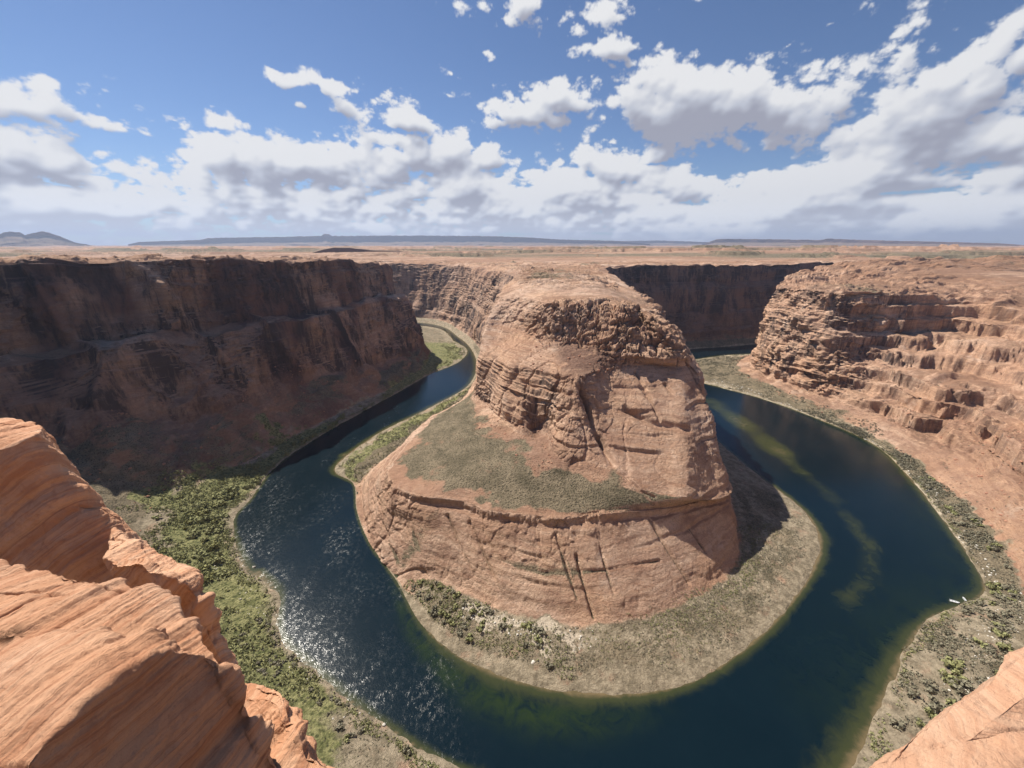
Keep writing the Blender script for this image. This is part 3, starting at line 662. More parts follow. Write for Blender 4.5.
# ------------------------------------------------------------------ plateau sheet reaching the horizon
na, nr = 900, 760
az = np.linspace(R(-80), R(80), na); rr = 250*np.exp(np.linspace(0, math.log(37000/250), nr))
RR, AA = np.meshgrid(rr, az, indexing='ij'); X = (RR*np.sin(AA)).astype(np.float32); Y = (RR*np.cos(AA)).astype(np.float32)
Z = plateau_z(X, Y)
pp = np.stack([X, Y], -1); near_m = RR < 3600
dz = np.full(X.shape, 1e4, np.float32); ins = np.zeros(X.shape, bool)
dz[near_m] = seg_dist(pp[near_m], zone+[zone[0]])[0]; ins[near_m] = inside(pp[near_m], zone)
sd_ = np.where(ins, -dz, dz)
Q = np.stack([X, Y, X*0], -1)
am = sst(sd_, 60, 500)
swell = fbm(sc(Q, 1/420, 1/260, 1), 5, .55)
ridge = fbm(sc(Q, 1/900, 1/500, 1)+7, 5, .55, True)
stp = fbm(sc(Q, 1/130, 1/60, 1)+3, 4, .55)
Z += swell*(4+13*am)+stp*5.5*am+np.clip(ridge-.05, 0, 1)*34*sst(sd_, 300, 2200)+fbm(Q/2600+2, 3)*18*sst(RR, 3000, 9000)
Z = np.where(sd_ > 100, Z, Z-0)
tread = 3.4; k = np.floor(Z/tread); fz = Z/tread-k; Z = np.where(am > 0, (k+sst(fz, .25, .75))*tread*am+Z*(1-am), Z)
fr = sst(RR, 1200, 2200)*am; tb = 17.0; zq = Z+24*fbm(sc(Q, 1/700, 1/260, 1)+5, 4, .6)*fr; k = np.floor(zq/tb); Z = Z*(1-fr)+(k+sst(zq/tb-k, .44, .56))*tb*fr
Z -= 170*(1-sst(sd_, 45, 130))
for (px, py, rad, hh) in ((700,256,900,14),(800,254,1500,26),(560,255,700,8),(300,250,1800,20)):
    c = P(px, py, 236); Z += hh*np.exp(-((X-c[0])**2+((Y-c[1])*1.8)**2)/rad**2)*sst(sd_, 200, 900)
# curvature-like fall so that the far flat sits on the horizon
Vp = np.stack([X, Y, Z], -1)
scr = .28+.75*fbm(sc(Q, 1/1500, 1/420, 1)+11, 4)+.12*sst(RR, 1600, 2600)*(1-sst(RR, 5000, 9000)); scr = scr*sst(sd_, 120, 420)+.12
rd = .35+.5*fbm(sc(Q, 1/600, 1/200, 1)+21, 3)
z0 = X*0
o = grid_mesh('plateau_ground', Vp, M_TER, dict(scrub=scr*.8, lush=z0, sand=z0+.12, debris=z0+.25, varnish=z0+.7, red=rd, patina_shade=z0), flip=False, keep=sd_ > 30)
props(o, 'structure')

# ------------------------------------------------------------------ far mesas
def mesa(name, prof, D, base=225, depth=3000, cliff=.45, foot=1.6, seed=0):
    a0 = []; zt = []
    for px, py in prof:
        a, e = azel(px, py-(2.6 if D > 9000 else 0)); a0.append(a); zt.append(H+math.tan(e)*D)
    n = 420; a = np.linspace(a0[0], a0[-1], n); zt = np.interp(a, a0, zt)
    g = np.stack([a*D/260, a*0+seed, a*0], -1)
    zt = np.maximum(zt+ (zt-base)*.05*fbm(g*3, 4), base+2)
    hgt = np.maximum(zt-base, 3)
    rows = []; m = 60
    for j in range(m):
        t = j/(m-1)
        gj = np.stack([a*D/900, a*0+seed+t*2, a*0+t*1.3], -1)
        er = fbm(gj, 5, .55, True)*.5
        if t < .45: f = t/.45; dd = -hgt*foot*(1-f)*(1+.6*er)-hgt*.35*er; z = base+hgt*(1-cliff)*f**1.25
        elif t < .6: f = (t-.45)/.15; dd = hgt*.12*f-hgt*.35*er; z = base+hgt*((1-cliff)+cliff*f)
        else: f = (t-.6)/.4; dd = hgt*.12+depth*f-hgt*.35*er*(1-f); z = base+hgt*(1-.02*f)-(hgt+60)*sst(f, .85, 1)
        r = D+dd
        rows.append(np.stack([r*np.sin(a), r*np.cos(a)+0*a, z+0*a], -1))
    Vm = np.stack(rows); z0 = Vm[..., 0]*0
    o = grid_mesh(name, Vm, M_TER, dict(scrub=z0+.5, lush=z0, sand=z0, debris=z0+.8, varnish=z0+1.0, red=z0+.1, patina_shade=z0+.9), flip=False)
    props(o, 'structure'); return o
mesa('mesa_hill', [(-90,240),(-50,235),(0,236),(10,234),(20,235),(25,238),(30,236),(42,233.5),(55,237),(65,241),(75,245),(92,248)], 17000, cliff=.25, foot=1.5, seed=1)
mesa('mesa_hill', [(128,247),(140,244.5),(200,242.5),(208,240.5),(240,240),(300,239),(321,238.5),(324,236.5),(328,236.5),(332,238.5),(400,238),(480,238.5),(520,239.5),(560,242),(620,243.5),(650,246.5)], 21000, cliff=.5, seed=2)
mesa('mesa_hill', [(280,262),(304,255),(324,249.5),(334,247.5),(350,248),(372,250.5),(400,251),(425,253),(456,260)], 3000, base=205, depth=700, cliff=.35, foot=2.2, seed=3)
mesa('mesa_hill', [(702,247),(712,243.5),(718,241.5),(750,241.5),(820,242.5),(829,241),(835,241.5),(850,242),(900,243.5),(950,244.5),(1000,246),(1100,252)], 19000, cliff=.45, seed=4)
mesa('mesa_hill', [(560,246.5),(600,244),(660,243),(720,245),(760,246.5)], 27000, cliff=.45, seed=5)

# ------------------------------------------------------------------ river
x = np.arange(-760, 860, 3.0); y = np.arange(90, 1700, 3.0)
X, Y = np.meshgrid(x, y, indexing='xy'); p2 = np.stack([X, Y], -1).astype(np.float32)
inb = [p[:2] for p in I1]; 
u = np.linspace(0, 32, 400); inb = catmull(np.array(I1), u)[:, :2]
u2 = np.linspace(0, 41, 460); outb = catmull(np.array(O1), u2)[:, :2]
dI, tI = seg_dist(p2, inb); dO, tO = seg_dist(p2, outb)
tI = tI*32/399; tO = tO*41/459
n_ = fbm(np.concatenate([p2/45, p2[..., :1]*0], -1), 4)
wI = np.interp(tI, [0,8,9,12,13.2,14.2,15,17,18.5,20,21.5,23,32], [14,10,3,3,7,11,12,7,6,11,7,8,14])
wO = np.interp(tO, [0,8,13,14,20,24,27,30,34,41], [12,6,4,8,5,16,7,9,6,10])
shal = np.exp(-np.maximum(dI, 0)/wI)*.98; shal = np.maximum(shal, np.exp(-dO/wO)*.9)
weed = np.exp(-((dI-wI*1.6)/(wI*1.0))**2)*win(tI, 12.2, 16, .8)*.9+.5*np.exp(-dO/25)*win(tO, 24, 33, .5)
def bar(pts, wid, h=1.0):
    global shal, weed
    d_, _ = seg_dist(p2, [q[:2] for q in pts]); shal = np.maximum(shal, h*np.exp(-(d_/wid)**2)*(1+.55*n_))
bar([P(712,402,0), P(735,418,0), P(765,440,0), P(780,452,0)], 30, .58)
bar([P(780,452,0), P(800,470,0), P(835,500,0)], 22, .44)
bar([P(835,500,0), P(868,545,0), P(870,580,0), P(840,605,0)], 17, .40)
bar([P(345,455,0), P(365,452,0)], 12, .7)
bar([P(258,572,0), P(272,584,0)], 7, .75)
rif = win(tO, 8, 21, 1.0)*(.35+.65*sst(n_, -.5, .4))
rif = np.maximum(rif, .8*np.exp(-(seg_dist(p2, [q[:2] for q in (P(262,480,0), P(300,450,0), P(330,425,0), P(380,418,0))])[0]/14)**2))
Vw = np.stack([X, Y, X*0], -1)
o = grid_mesh('river_water', Vw, M_WAT, dict(shallow=shal, weed=weed, riffle=rif), flip=False)
props(o, 'structure')

# ------------------------------------------------------------------ foreground rim rocks
def rim_rock_mat(name, c1, c2, c3, c4):
    m, T = new_mat(name)
    pos = T.new('ShaderNodeNewGeometry').outputs['Position']
    bed = T.new('ShaderNodeAttribute', attribute_name='bed').outputs['Fac']
    pc = T.vm('SUBTRACT', pos, (0, 0, 298))
    bv = T.new('ShaderNodeCombineXYZ', {0: T.m('MULTIPLY', bed, 9.0), 1: T.noise(pc, .6, 2), 2: 0}).outputs[0]
    lay = T.noise(bv, 1, 6, .72); lay2 = T.noise(T.scale(bv, (4.5, 1, 1)), 1, 4, .7)
    big = T.noise(pc, .8, 5, .6); med = T.noise(pc, 5, 6, .65); grain = T.noise(pc, 90, 4, .7)
    col = T.mix(T.ramp(big, .35, .68), c1, c2)
    col = T.mix(T.ramp(lay, .46, .60, 0, .55), col, c3)
    col = T.mix(T.ramp(lay2, .52, .66, 0, .4), col, c4)
    col = T.mix(T.ramp(med, .52, .72, 0, .45), col, c3)
    col = T.mix(T.ramp(grain, .50, .75, 0, .35), col, c4)
    h = T.m('ADD', T.m('MULTIPLY', lay, .05), T.m('ADD', T.m('MULTIPLY', T.noise(pc, 11, 8, .7), .035), T.m('ADD', T.m('MULTIPLY', lay2, .02), T.m('MULTIPLY', T.noise(pc, 60, 5, .8), .012))))
    bmp = T.new('ShaderNodeBump', {'Strength': 1.0, 'Distance': 1.0, 'Height': h})
    bs = T.new('ShaderNodeBsdfPrincipled', {'Base Color': col, 'Roughness': .88, 'Specular IOR Level': .2, 'Normal': bmp})
    T.new('ShaderNodeOutputMaterial', {0: bs}); return m
M_RIM = rim_rock_mat('rim_sandstone', (.67, .36, .205), (.74, .455, .29), (.47, .195, .095), (.31, .12, .06))
M_RIM2 = rim_rock_mat('smooth_rim_sandstone', (.64, .37, .225), (.70, .45, .30), (.58, .30, .175), (.46, .24, .15))
def Qp(px, py, t):
    x, f, d = pix(px, py); return np.array([x*t, f*t, H-d*t])
def rim_rock(name, rings, bedn, mat, label, spacing=.012, rough=1.0, seed=0., tops=1, bedscale=1.0):
    """closed rock: rings of stations from the top centre outwards and down"""
    rings = [[np.array(p, float) for p in r]+[np.array(r[0], float)] for r in rings]
    c = np.mean(rings[0][:-1], axis=0); rings = [[c]*len(rings[0])]+rings
    nU = len(rings[0]); us = []
    A = np.array(rings)
    for k in range(nU-1):
        L = np.linalg.norm(A[:, k+1]-A[:, k], axis=-1).max(); us.append(k+np.arange(max(3, int(L/spacing)))/max(3, int(L/spacing)))
    u = np.concatenate(us+[[nU-1.]])
    # closed rings: pad a station each side for the tangents
    Rl = np.stack([catmull(np.array([A[t][-2]]+list(A[t])+[A[t][1]]), u+1) for t in range(len(A))])
    rows = []; Ts = []
    for t in range(len(A)-1):
        L = np.linalg.norm(Rl[t+1]-Rl[t], axis=-1).max(); n = max(3, min(int(L/spacing), 330)); f = np.arange(n)/n
        rows.append(Rl[t][None]*(1-f)[:, None, None]+Rl[t+1][None]*f[:, None, None]); Ts.append(t+f)
    rows.append(Rl[-1][None]); Ts.append([len(A)-1.]); V = np.concatenate(rows).astype(np.float32)
    Tg = np.repeat(np.concatenate(Ts)[:, None], V.shape[1], 1)
    V[:, 1:-1] = blur(V, 1)[:, 1:-1]
    N = normals(V)
    cc = V.reshape(-1, 3).mean(0); 
    if np.mean(np.sum(N*(V-cc), -1)) < 0: N = -N
    L_ = V-np.array([0, 0, 298], np.float32)
    bn = np.array(bedn, np.float32); bn /= np.linalg.norm(bn)
    bed = (L_@bn)*bedscale+.06*vnoise(L_/1.9+seed)+.015*vnoise(L_/.35+seed)
    lay = .05*n1(bed*3.1, 1)+.055*n1(bed*7, 2)+.035*n1(bed*17, 3)+.016*n1(bed*40, 4)
    cross = np.sqrt(np.clip(1-(N@bn)**2, 0, 1))
    D = lay*cross*(.5+.8*sst(vnoise(L_/.9+5), -.5, .5))+.10*fbm(L_/1.1+seed, 3)+.035*fbm(L_/.22+seed, 4, .6)+.008*fbm(L_/.045+seed, 3)
    cr = vnoise(L_/.8+seed+30); D -= .05*np.exp(-(cr/.03)**2)*sst(vnoise(L_/1.2+60), 0, .3)
    V2 = V+N*(D*rough)[..., None]; V2[:, -1] = V2[:, 0]; V2[0] = V2[0].mean(0)
    o = grid_mesh(name, V2, mat, dict(bed=bed)); return o
dn = lambda ring, dx, dy, dz: [p+np.array([dx, dy, dz]) for p in ring]
def skirt(ring, out, dz):
    c = np.mean(ring, axis=0); r = []
    for p in ring:
        v = (p-c); v[2] = 0; v /= np.linalg.norm(v); r.append(p+v*out+np.array([0, 0, dz]))
    return r
# near slab, lower left
ring = [Qp(-260,590,4.6), Qp(-120,574,4.4), Qp(0,569,4.2), Qp(60,573,4.0), Qp(112,584,3.8), Qp(165,606,3.55), Qp(203,642,3.2), Qp(226,667,2.95),
        Qp(200,655,2.8), Qp(168,652,2.6), Qp(130,668,2.4), Qp(100,690,2.2), Qp(55,735,1.95), Qp(0,790,1.75), Qp(-200,900,1.6), Qp(-500,780,2.6)]
inner_ = [p*.65+np.mean(ring, axis=0)*.35+np.array([0, 0, .05]) for p in ring]
rk = rim_rock('rim_boulder', [inner_, ring, skirt(ring, .03, -.12), skirt(ring, .10, -.8), skirt(ring, .25, -1.8), skirt(ring, .2, -3.4)], (-.61, .19, .44), M_RIM, '', spacing=.010, seed=3.)
props(rk, label='large nearest sandstone slab at lower left, sunlit pale top and shaded streaked side', cat='rock')
# tall rock behind it
ring = [Qp(-420,430,12.5), Qp(-150,416,11.5), Qp(0,420,10.8), Qp(34,424,10.2), Qp(41,430,9.6), Qp(30,438,9.2), Qp(0,450,8.9), Qp(-150,480,8.8), Qp(-420,520,9.0)]
r2 = [Qp(-420,470,13.0), Qp(-150,460,12.2), Qp(10,462,11.5), Qp(60,460,10.8), Qp(68,470,9.9), Qp(50,492,9.5), Qp(0,508,9.25), Qp(-150,550,9.2), Qp(-420,590,9.4)]
r3 = [Qp(-420,520,13.5), Qp(-150,510,12.8), Qp(30,505,12.0), Qp(98,506,11.3), Qp(106,520,10.3), Qp(80,548,9.8), Qp(10,575,9.5), Qp(-150,630,9.4), Qp(-420,680,9.6)]
r4 = [Qp(-420,570,14), Qp(-150,560,13.3), Qp(60,550,12.5), Qp(134,542,11.7), Qp(144,556,10.6), Qp(125,590,10.0), Qp(40,640,9.9), Qp(-150,720,9.8), Qp(-420,760,9.9)]
r5 = skirt(r4, .4, -4)
inn = [p*.6+np.mean(ring, axis=0)*.4+np.array([0, 0, .1]) for p in ring]
rk = rim_rock('rim_boulder', [inn, ring, r2, r3, r4, r5], (-.55, .2, .55), M_RIM, '', spacing=.024, rough=1.15, seed=11., bedscale=.45)
props(rk, label='tall dark orange cross-bedded rock rising at the left edge behind the near slab', cat='rock')
ring = [Qp(112,528,9.9), Qp(135,540,9.7), Qp(165,553,9.3), Qp(190,568,9.0), Qp(201,582,8.6), Qp(194,588,8.3), Qp(178,580,8.15), Qp(160,572,8.1), Qp(140,560,8.2), Qp(110,560,8.6)]
inn = [p*.6+np.mean(ring, axis=0)*.4+np.array([0, 0, .05]) for p in ring]
rk = rim_rock('rim_boulder', [inn, ring, skirt(ring, .08, -.35), skirt(ring, -.05, -1.1), skirt(ring, .1, -2.2), skirt(ring, .5, -6)], (-.55, .2, .55), M_RIM, '', spacing=.022, rough=1.5, seed=21., bedscale=.45)
props(rk, label='small jutting rock nose with lit top at the foot of the tall left rock', cat='rock')
ring = [Qp(228,690,5.6), Qp(240,683,5.6), Qp(262,681,5.5), Qp(280,690,5.3), Qp(288,712,5.0), Qp(303,735,4.8), Qp(328,768,4.5), Qp(345,800,4.2), Qp(290,850,3.9), Qp(235,830,4.2), Qp(222,740,4.9)]
inn = [p*.6+np.mean(ring, axis=0)*.4+np.array([0, 0, .08]) for p in ring]
rk = rim_rock('rim_boulder', [inn, ring, skirt(ring, .08, -.3), skirt(ring, .2, -1.2), skirt(ring, .6, -4)], (-.5, .1, .6), M_RIM, '', spacing=.018, rough=1.5, seed=31., bedscale=.7)
props(rk, label='low sunlit orange ledge poking out just right of the near slab, above the grassy slope', cat='rock')
# bottom right slab
ring = [Qp(868,772,3.2), Qp(885,758,3.3), Qp(905,743,3.4), Qp(935,722,3.6), Qp(965,699,3.8), Qp(1000,676,4.0), Qp(1030,655,4.2), Qp(1120,610,4.8), Qp(1400,640,5.2), Qp(1400,900,3.2), Qp(1100,1050,2.2), Qp(900,900,2.4)]
inn = [p*.55+np.mean(ring, axis=0)*.45+np.array([0, 0, .12]) for p in ring]
rk = rim_rock('rim_slab', [inn, ring, skirt(ring, .05, -.10), skirt(ring, .12, -.6), skirt(ring, .3, -3)], (.15, .25, .95), M_RIM2, '', spacing=.016, rough=.85, seed=41.)
props(rk, label='smooth pale orange sandstone slab sloping across the bottom right corner', cat='rock')

# ------------------------------------------------------------------ plants
def leaf_mat(name, c1, c2, c3):
    m, T = new_mat(name)
    pos = T.new('ShaderNodeNewGeometry').outputs['Position']
    rnd = T.new('ShaderNodeObjectInfo').outputs['Random']
    col = T.mix(T.ramp(T.noise(pos, .9, 3), .35, .65), c1, c2)
    col = T.mix(T.m('MULTIPLY', T.noise(pos, .05, 3, .7), 1.0), col, c3)
    bs = T.new('ShaderNodeBsdfPrincipled', {'Base Color': col, 'Roughness': .8, 'Specular IOR Level': .2})
    T.new('ShaderNodeOutputMaterial', {0: bs}); return m
M_GREEN = leaf_mat('olive_leaves', (.20, .215, .08), (.38, .37, .165), (.28, .27, .13))
M_GREY = leaf_mat('grey_leaves', (.17, .16, .105), (.32, .29, .20), (.23, .205, .14))
M_YEL = leaf_mat('yellow_green_leaves', (.20, .21, .06), (.34, .32, .12), (.24, .225, .10))
def clump(n, rs, flat=.75, leaf=.22):
    """leaf quads spread through a lumpy crown of unit radius"""
    lobes = [(rs.normal(0, .38, 3)*np.array([1, 1, .5])+np.array([0, 0, .45]), rs.uniform(.35, .6)) for _ in range(6)]
    V = []; 
    for _ in range(n):
        c, r = lobes[rs.integers(0, 6)]; d = rs.normal(0, 1, 3); d /= np.linalg.norm(d)
        p = c+d*r*rs.uniform(.6, 1.05)*np.array([1, 1, flat]); p[2] = max(p[2], .02)
        a = rs.normal(0, 1, 3); a /= np.linalg.norm(a); b = np.cross(d+a*.5, a); b /= max(np.linalg.norm(b), 1e-3); l = leaf*rs.uniform(.6, 1.3)
        V += [p-a*l-b*l*.6, p+a*l-b*l*.6, p+a*l*.8+b*l*.6, p-a*l*.8+b*l*.6]
    V = np.array(V); return V, np.arange(len(V)).reshape(-1, 4)
protos = {}
for nm, mt in (('green', M_GREEN), ('grey', M_GREY), ('yellow', M_YEL)):
    protos[nm] = [poly_mesh('shrub', *clump(150, np.random.default_rng(100+k)), mt) for k in range(3)]
def pick(Vv, Tt, Uu, t0, t1, u0, u1, n, seed, zmin=.5, mind=0.):
    rs = np.random.default_rng(seed)
    Tn = Tt+.15*vnoise(Vv/20)
    ok = np.argwhere((Tn > t0) & (Tn < t1) & (Uu > u0) & (Uu < u1) & (Vv[..., 2] > zmin))
    # area weight
    e1 = np.linalg.norm(np.diff(Vv, axis=0, append=Vv[-1:]), axis=-1); e2 = np.linalg.norm(np.diff(Vv, axis=1, append=Vv[:, -1:]), axis=-1)
    wgt = (e1*e2)[ok[:, 0], ok[:, 1]]*np.clip(.15+1.5*fbm(Vv[ok[:, 0], ok[:, 1]]/22+seed, 3)+.3, .02, 2)
    idx = rs.choice(len(ok), size=min(n*3, len(ok)), replace=False, p=wgt/wgt.sum()); out = []
    for i in idx:
        p = Vv[ok[i, 0], ok[i, 1]]
        if mind and any((p[0]-q[0])**2+(p[1]-q[1])**2 < mind*mind for q in out): continue
        out.append(p)
        if len(out) >= n: break
    return np.array(out)
def shrubs(Vv, Tt, Uu, zone_, n, kind, smin, smax, label, group, seed, name='shrub', mind=3.):
    rs = np.random.default_rng(seed)
    for p in pick(Vv, Tt, Uu, *zone_, n, seed, mind=mind):
        k = kind[rs.integers(0, len(kind))]; me = protos[k][rs.integers(0, 3)]
        o = link(bpy.data.objects.new(name, me)); s_ = rs.uniform(smin, smax)
        o.location = p-np.array([0, 0, .1*s_]); o.rotation_euler = (0, 0, rs.uniform(0, 6.28)); o.scale = (s_, s_*rs.uniform(.8, 1.2), s_*rs.uniform(.7, 1.1))
        props(o, label=label, cat='shrub', group=group)
shrubs(OV, OT, OU, (1.03, 1.5, 10.5, 14.5), 60, ['green', 'green', 'yellow'], 3.0, 6.0, 'round olive green bush on the left river bank below the shaded wall', 'olive bushes along the left bank', 1)
shrubs(OV, OT, OU, (1.4, 1.95, 12.5, 16.5), 35, ['green', 'yellow'], 2.2, 4.5, 'bright green bush in the meadow behind the left river bank', 'green bushes in the left meadow', 2)
shrubs(OV, OT, OU, (1.02, 1.45, 15.5, 20.6), 55, ['grey', 'green', 'grey'], 1.2, 2.6, 'grey-brown bush lining the water below the grassy slope', 'grey bushes lining the near left bank', 3, mind=2)
shrubs(OV, OT, OU, (1.15, 1.95, 24.2, 32.3), 65, ['grey', 'grey', 'green'], 2.4, 5.0, 'dark grey-green bush in the brush belt along the right bank', 'grey-green bushes along the right bank', 4)
shrubs(IV, IT, IU, (1.25, 1.95, 12.4, 15.2), 45, ['green', 'grey'], 1.8, 3.6, 'dark green bush on the sandy beach at the left foot of the butte', 'dark bushes at the left foot of the butte', 5)
shrubs(OV, OT, OU, (1.02, 1.5, 8.6, 10.5), 18, ['yellow', 'green'], 3, 6, 'sunlit yellow-green bush at the water edge under the shaded left wall', 'sunlit bushes at the foot of the left wall', 6)
def scatter(name, sets, mat, label, leaf=.3, quads=12):
    rs = np.random.default_rng(len(name)); protoV = [clump(quads, np.random.default_rng(500+k), leaf=leaf)[0] for k in range(6)]
    Vs = []
    for (Vv, Tt, Uu, zone_, n, smin, smax, seed) in sets:
        P_ = pick(Vv, Tt, Uu, *zone_, n, seed)
        for p in P_:
            a = rs.uniform(0, 6.28); s_ = rs.uniform(smin, smax); c, s2 = math.cos(a), math.sin(a); v = protoV[rs.integers(0, 6)]*s_
            Vs.append(np.stack([v[:, 0]*c-v[:, 1]*s2, v[:, 0]*s2+v[:, 1]*c, v[:, 2]], -1)+p)
    Vs = np.concatenate(Vs); me = poly_mesh(name, Vs, np.arange(len(Vs)).reshape(-1, 4), mat)
    o = link(bpy.data.objects.new(name, me)); props(o, 'stuff', label); return o
scatter('green_scrub', [(OV, OT, OU, (1.0, 2.1, 10, 17.5), 3600, .8, 2.6, 11), (OV, OT, OU, (.98, 1.16, 8, 21), 900, .6, 1.6, 15), (OV, OT, OU, (.98, 1.16, 24, 33), 500, .6, 1.6, 16), (OV, OT, OU, (1.02, 1.6, 3, 10), 500, 1, 3, 12), (IV, IT, IU, (1.1, 1.95, 5, 9.2), 700, .8, 2.2, 13),
                        (IV, IT, IU, (1.2, 2.0, 12.2, 15.5), 900, .5, 1.5, 14), (IV, IT, IU, (1.6, 2.02, 15, 20.5), 900, .4, 1.2, 17), (IV, IT, IU, (1.3, 1.7, 14.5, 18.5), 350, .3, .9, 18)], M_GREEN, 'low olive green scrub covering the river banks')
scatter('grey_scrub', [(OV, OT, OU, (1.05, 2.0, 24, 33), 2600, .8, 2.4, 21), (IV, IT, IU, (1.2, 2.0, 13, 21.5), 3200, .35, 1.1, 22), (IV, IT, IU, (3.1, 3.95, 5.6, 20), 2500, .3, .8, 23),
                       (OV, OT, OU, (1.05, 3.0, 15.5, 21), 2500, .3, 1.0, 24), (OV, OT, OU, (1.1, 2.4, 32.5, 39), 1500, 1, 2.6, 25), (OV, OT, OU, (2.0, 4.0, 23, 33), 900, .5, 1.4, 26),
                       (IV, IT, IU, (1.3, 2.0, 4, 9), 900, .8, 2, 27)], M_GREY, 'sparse grey desert scrub on the banks, benches and slopes')

# ------------------------------------------------------------------ loose rock
def rock_v(rs, n=2):
    bm = bmesh.new(); bmesh.ops.create_icosphere(bm, subdivisions=n, radius=1)
    cuts = [(lambda d: d/np.linalg.norm(d))(rs.normal(0, 1, 3)) for _ in range(9)]
    V = np.array([v.co[:] for v in bm.verts]); 
    for c in cuts:
        d = V@c; lim = rs.uniform(.45, .8); V = V-np.maximum(d-lim, 0)[:, None]*c
    V *= rs.uniform(.7, 1.2, 3)*np.array([1, 1, .8]); Fc = np.array([[v.index for v in f.verts] for f in bm.faces]); bm.free(); return V, Fc
def stone_mat(name, c1, c2):
    m, T = new_mat(name); pos = T.new('ShaderNodeNewGeometry').outputs['Position']
    col = T.mix(T.ramp(T.noise(pos, .8, 6, .7), .35, .65), c1, c2)
    bs = T.new('ShaderNodeBsdfPrincipled', {'Base Color': col, 'Roughness': .9, 'Specular IOR Level': .2, 'Normal': T.new('ShaderNodeBump', {'Distance': .4, 'Height': T.noise(pos, 1.6, 6, .7)})})
    T.new('ShaderNodeOutputMaterial', {0: bs}); return m
M_PALE = stone_mat('pale_stone', (.55, .50, .42), (.72, .68, .60)); M_RED = stone_mat('red_stone', (.50, .27, .17), (.36, .18, .12))
rv = [rock_v(np.random.default_rng(900+k)) for k in range(5)]
def rubble(name, sets, mat, label):
    rs = np.random.default_rng(77); Vs = []; Fs = []; off = 0
    for (Vv, Tt, Uu, zone_, n, smin, smax, seed) in sets:
        for p in pick(Vv, Tt, Uu, *zone_, n, seed):
            v, f = rv[rs.integers(0, 5)]; a = rs.uniform(0, 6.28); s_ = smin*(smax/smin)**(rs.uniform(0, 1)**2.2); c, s2 = math.cos(a), math.sin(a)
            Vs.append(np.stack([v[:, 0]*c-v[:, 1]*s2, v[:, 0]*s2+v[:, 1]*c, v[:, 2]], -1)*s_+p); Fs.append(f+off); off += len(v)
    me = poly_mesh(name, np.concatenate(Vs), np.concatenate(Fs), mat); o = link(bpy.data.objects.new(name, me)); props(o, 'stuff', label)
rubble('red_rubble', [(OV, OT, OU, (2.0, 3.4, 23, 36), 1300, .5, 2.6, 31), (IV, IT, IU, (5.0, 6.1, 9, 20), 500, .4, 2.0, 32), (IV, IT, IU, (3.8, 4.1, 7, 12), 250, .4, 1.8, 33), (OV, OT, OU, (2.0, 3.2, 8, 14), 400, .8, 3, 34)], M_RED, 'fallen red sandstone rubble on the slopes')
rubble('pale_rubble', [(OV, OT, OU, (1.0, 1.35, 14, 21), 160, .3, .9, 41), (OV, OT, OU, (1.03, 1.5, 29, 35), 420, .5, 1.8, 42), (IV, IT, IU, (1.6, 1.98, 13.4, 16), 160, .4, 1.3, 43), (OV, OT, OU, (1.5, 2.3, 23, 29), 420, .4, 1.3, 44)], M_PALE, 'pale stones scattered along the shore')
def boulder(px, py, z, s_, k, mat, label, sq=1.):
    me = poly_mesh('boulder', rv[k][0]*s_*np.array([1, 1, sq]), rv[k][1], mat); o = link(bpy.data.objects.new('boulder', me)); o.location = P(px, py, z); props(o, label=label, cat='boulder')
boulder(254, 567, .3, 2.6, 0, M_PALE, 'mossy pale boulder standing alone in the shallows off the left bank')
boulder(243, 566, .3, 1.3, 1, M_PALE, 'small pale rock at the water edge just left of the mossy boulder')
boulder(384, 725, .4, 1.35, 2, M_PALE, 'white boulder at the waterline of the near bank')
boulder(374, 722, .5, .7, 3, M_PALE, 'small white stone on the bank beside the white waterline boulder')
boulder(533, 662, 2.5, 2.0, 4, M_PALE, 'pale boulder near the beach centre in front of the butte', .7)
boulder(540, 664, 2.2, 1.5, 1, M_PALE, 'lower pale boulder touching the right side of the beach boulder', .7)
boulder(333, 719, 12.2, .8, 2, M_PALE, 'single white stone on the open grassy slope at lower left')

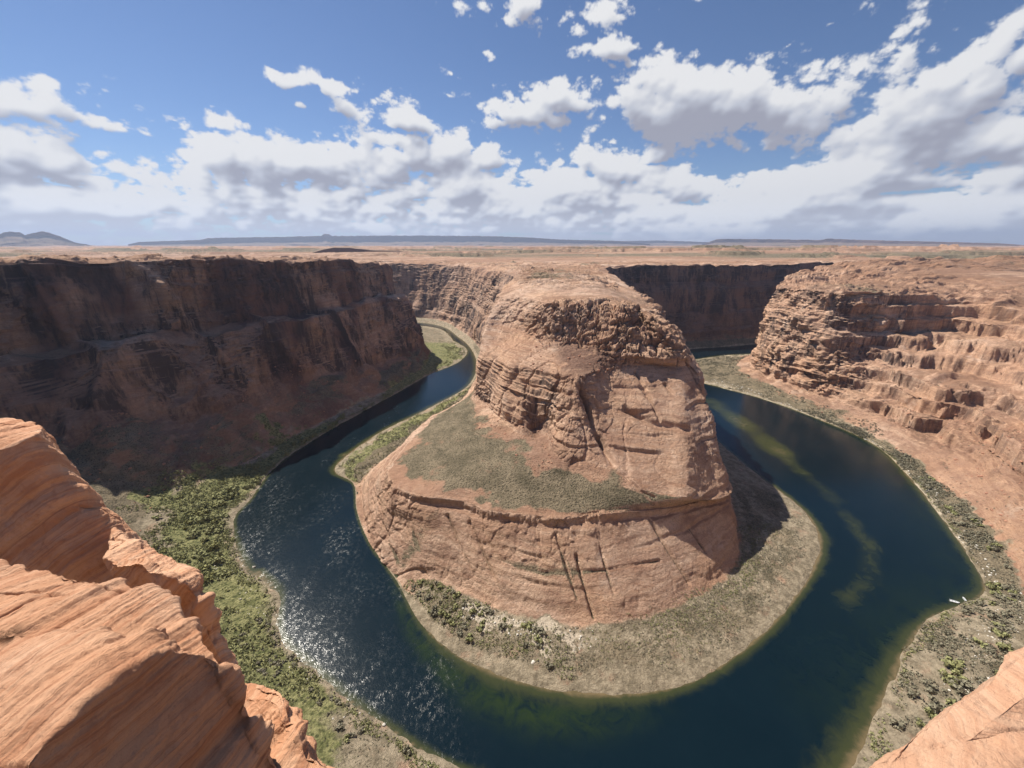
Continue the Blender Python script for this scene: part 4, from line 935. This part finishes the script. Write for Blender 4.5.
# ------------------------------------------------------------------ two small boats by the right bank
def solid(name, mat, rough=.4):
    m, T = new_mat(name); pos = T.new('ShaderNodeTexCoord').outputs['Object']
    col = T.mix(T.ramp(T.noise(pos, 3, 4), .3, .7, 0, .3), mat, tuple(c*.75 for c in mat))
    T.new('ShaderNodeOutputMaterial', {0: T.new('ShaderNodeBsdfPrincipled', {'Base Color': col, 'Roughness': rough})}); return m
M_HULL = solid('white_hull', (.78, .79, .80)); M_SEAT = solid('grey_seat', (.35, .36, .38)); M_MOT = solid('black_motor', (.04, .04, .045))
def boat(loc, rz, L, label):
    root = link(bpy.data.objects.new('motorboat', None)); root.location = loc; root.rotation_euler = (0, 0, rz); props(root, label=label, cat='boat', group='small boats by the right bank')
    def mesh(nm, bm, mat):
        me = bpy.data.meshes.new(nm); bm.to_mesh(me); bm.free(); me.materials.append(mat); o = link(bpy.data.objects.new(nm, me)); o.parent = root; return o
    bm = bmesh.new(); st_ = []
    for x_, w_, k_ in ((-.5, .17, 0), (-.2, .19, 0), (.15, .18, 0), (.36, .11, .02), (.5, .01, .06)):
        st_.append([bm.verts.new((x_*L, y_*L, z_*L)) for y_, z_ in ((-w_, .12+k_), (-w_*.8, 0), (0, -.03+k_*.5), (w_*.8, 0), (w_, .12+k_), (w_*.82, .12+k_), (w_*.65, .04), (-w_*.65, .04), (-w_*.82, .12+k_))])
    for a_, b_ in zip(st_[:-1], st_[1:]):
        for i in range(9): bm.faces.new((a_[i], a_[(i+1) % 9], b_[(i+1) % 9], b_[i]))
    bm.faces.new(st_[0]); bm.faces.new(st_[-1][::-1]); bmesh.ops.recalc_face_normals(bm, faces=bm.faces); mesh('hull', bm, M_HULL)
    for x_ in (-.22, .08):
        bm = bmesh.new(); bmesh.ops.create_cube(bm, size=1); bmesh.ops.scale(bm, vec=(.07*L, .26*L, .05*L), verts=bm.verts); bmesh.ops.translate(bm, vec=(x_*L, 0, .085*L), verts=bm.verts)
        bmesh.ops.bevel(bm, geom=bm.edges, offset=.01*L, segments=2, affect='EDGES'); mesh('seat', bm, M_SEAT)
    bm = bmesh.new(); bmesh.ops.create_cube(bm, size=1); bmesh.ops.scale(bm, vec=(.07*L, .06*L, .16*L), verts=bm.verts); bmesh.ops.translate(bm, vec=(-.54*L, 0, .12*L), verts=bm.verts)
    bmesh.ops.bevel(bm, geom=bm.edges, offset=.015*L, segments=2, affect='EDGES'); mesh('outboard_motor', bm, M_MOT)
boat(P(954.5, 602, .1), R(-25), 6.5, 'white motorboat on open water just off the right bank, the longer of two')
boat(P(964, 599, .1), R(70), 4.2, 'short white boat between the longer boat and the right shore')

# ------------------------------------------------------------------ haze
bpy.ops.mesh.primitive_cube_add(size=1, location=(0, 18000, 660))
hz = bpy.context.object; hz.name = 'haze'; hz.data.name = 'haze'; hz.scale = (84000, 44000, 1360)
m, T = new_mat('haze_air')
pv = T.new('ShaderNodeVolumePrincipled', {'Color': (.58, .70, .95, 1), 'Density': 3.4e-5, 'Anisotropy': .2})
T.l.new(pv.outputs[0], T.new('ShaderNodeOutputMaterial').inputs['Volume'])
hz.data.materials.append(m); props(hz, 'stuff')
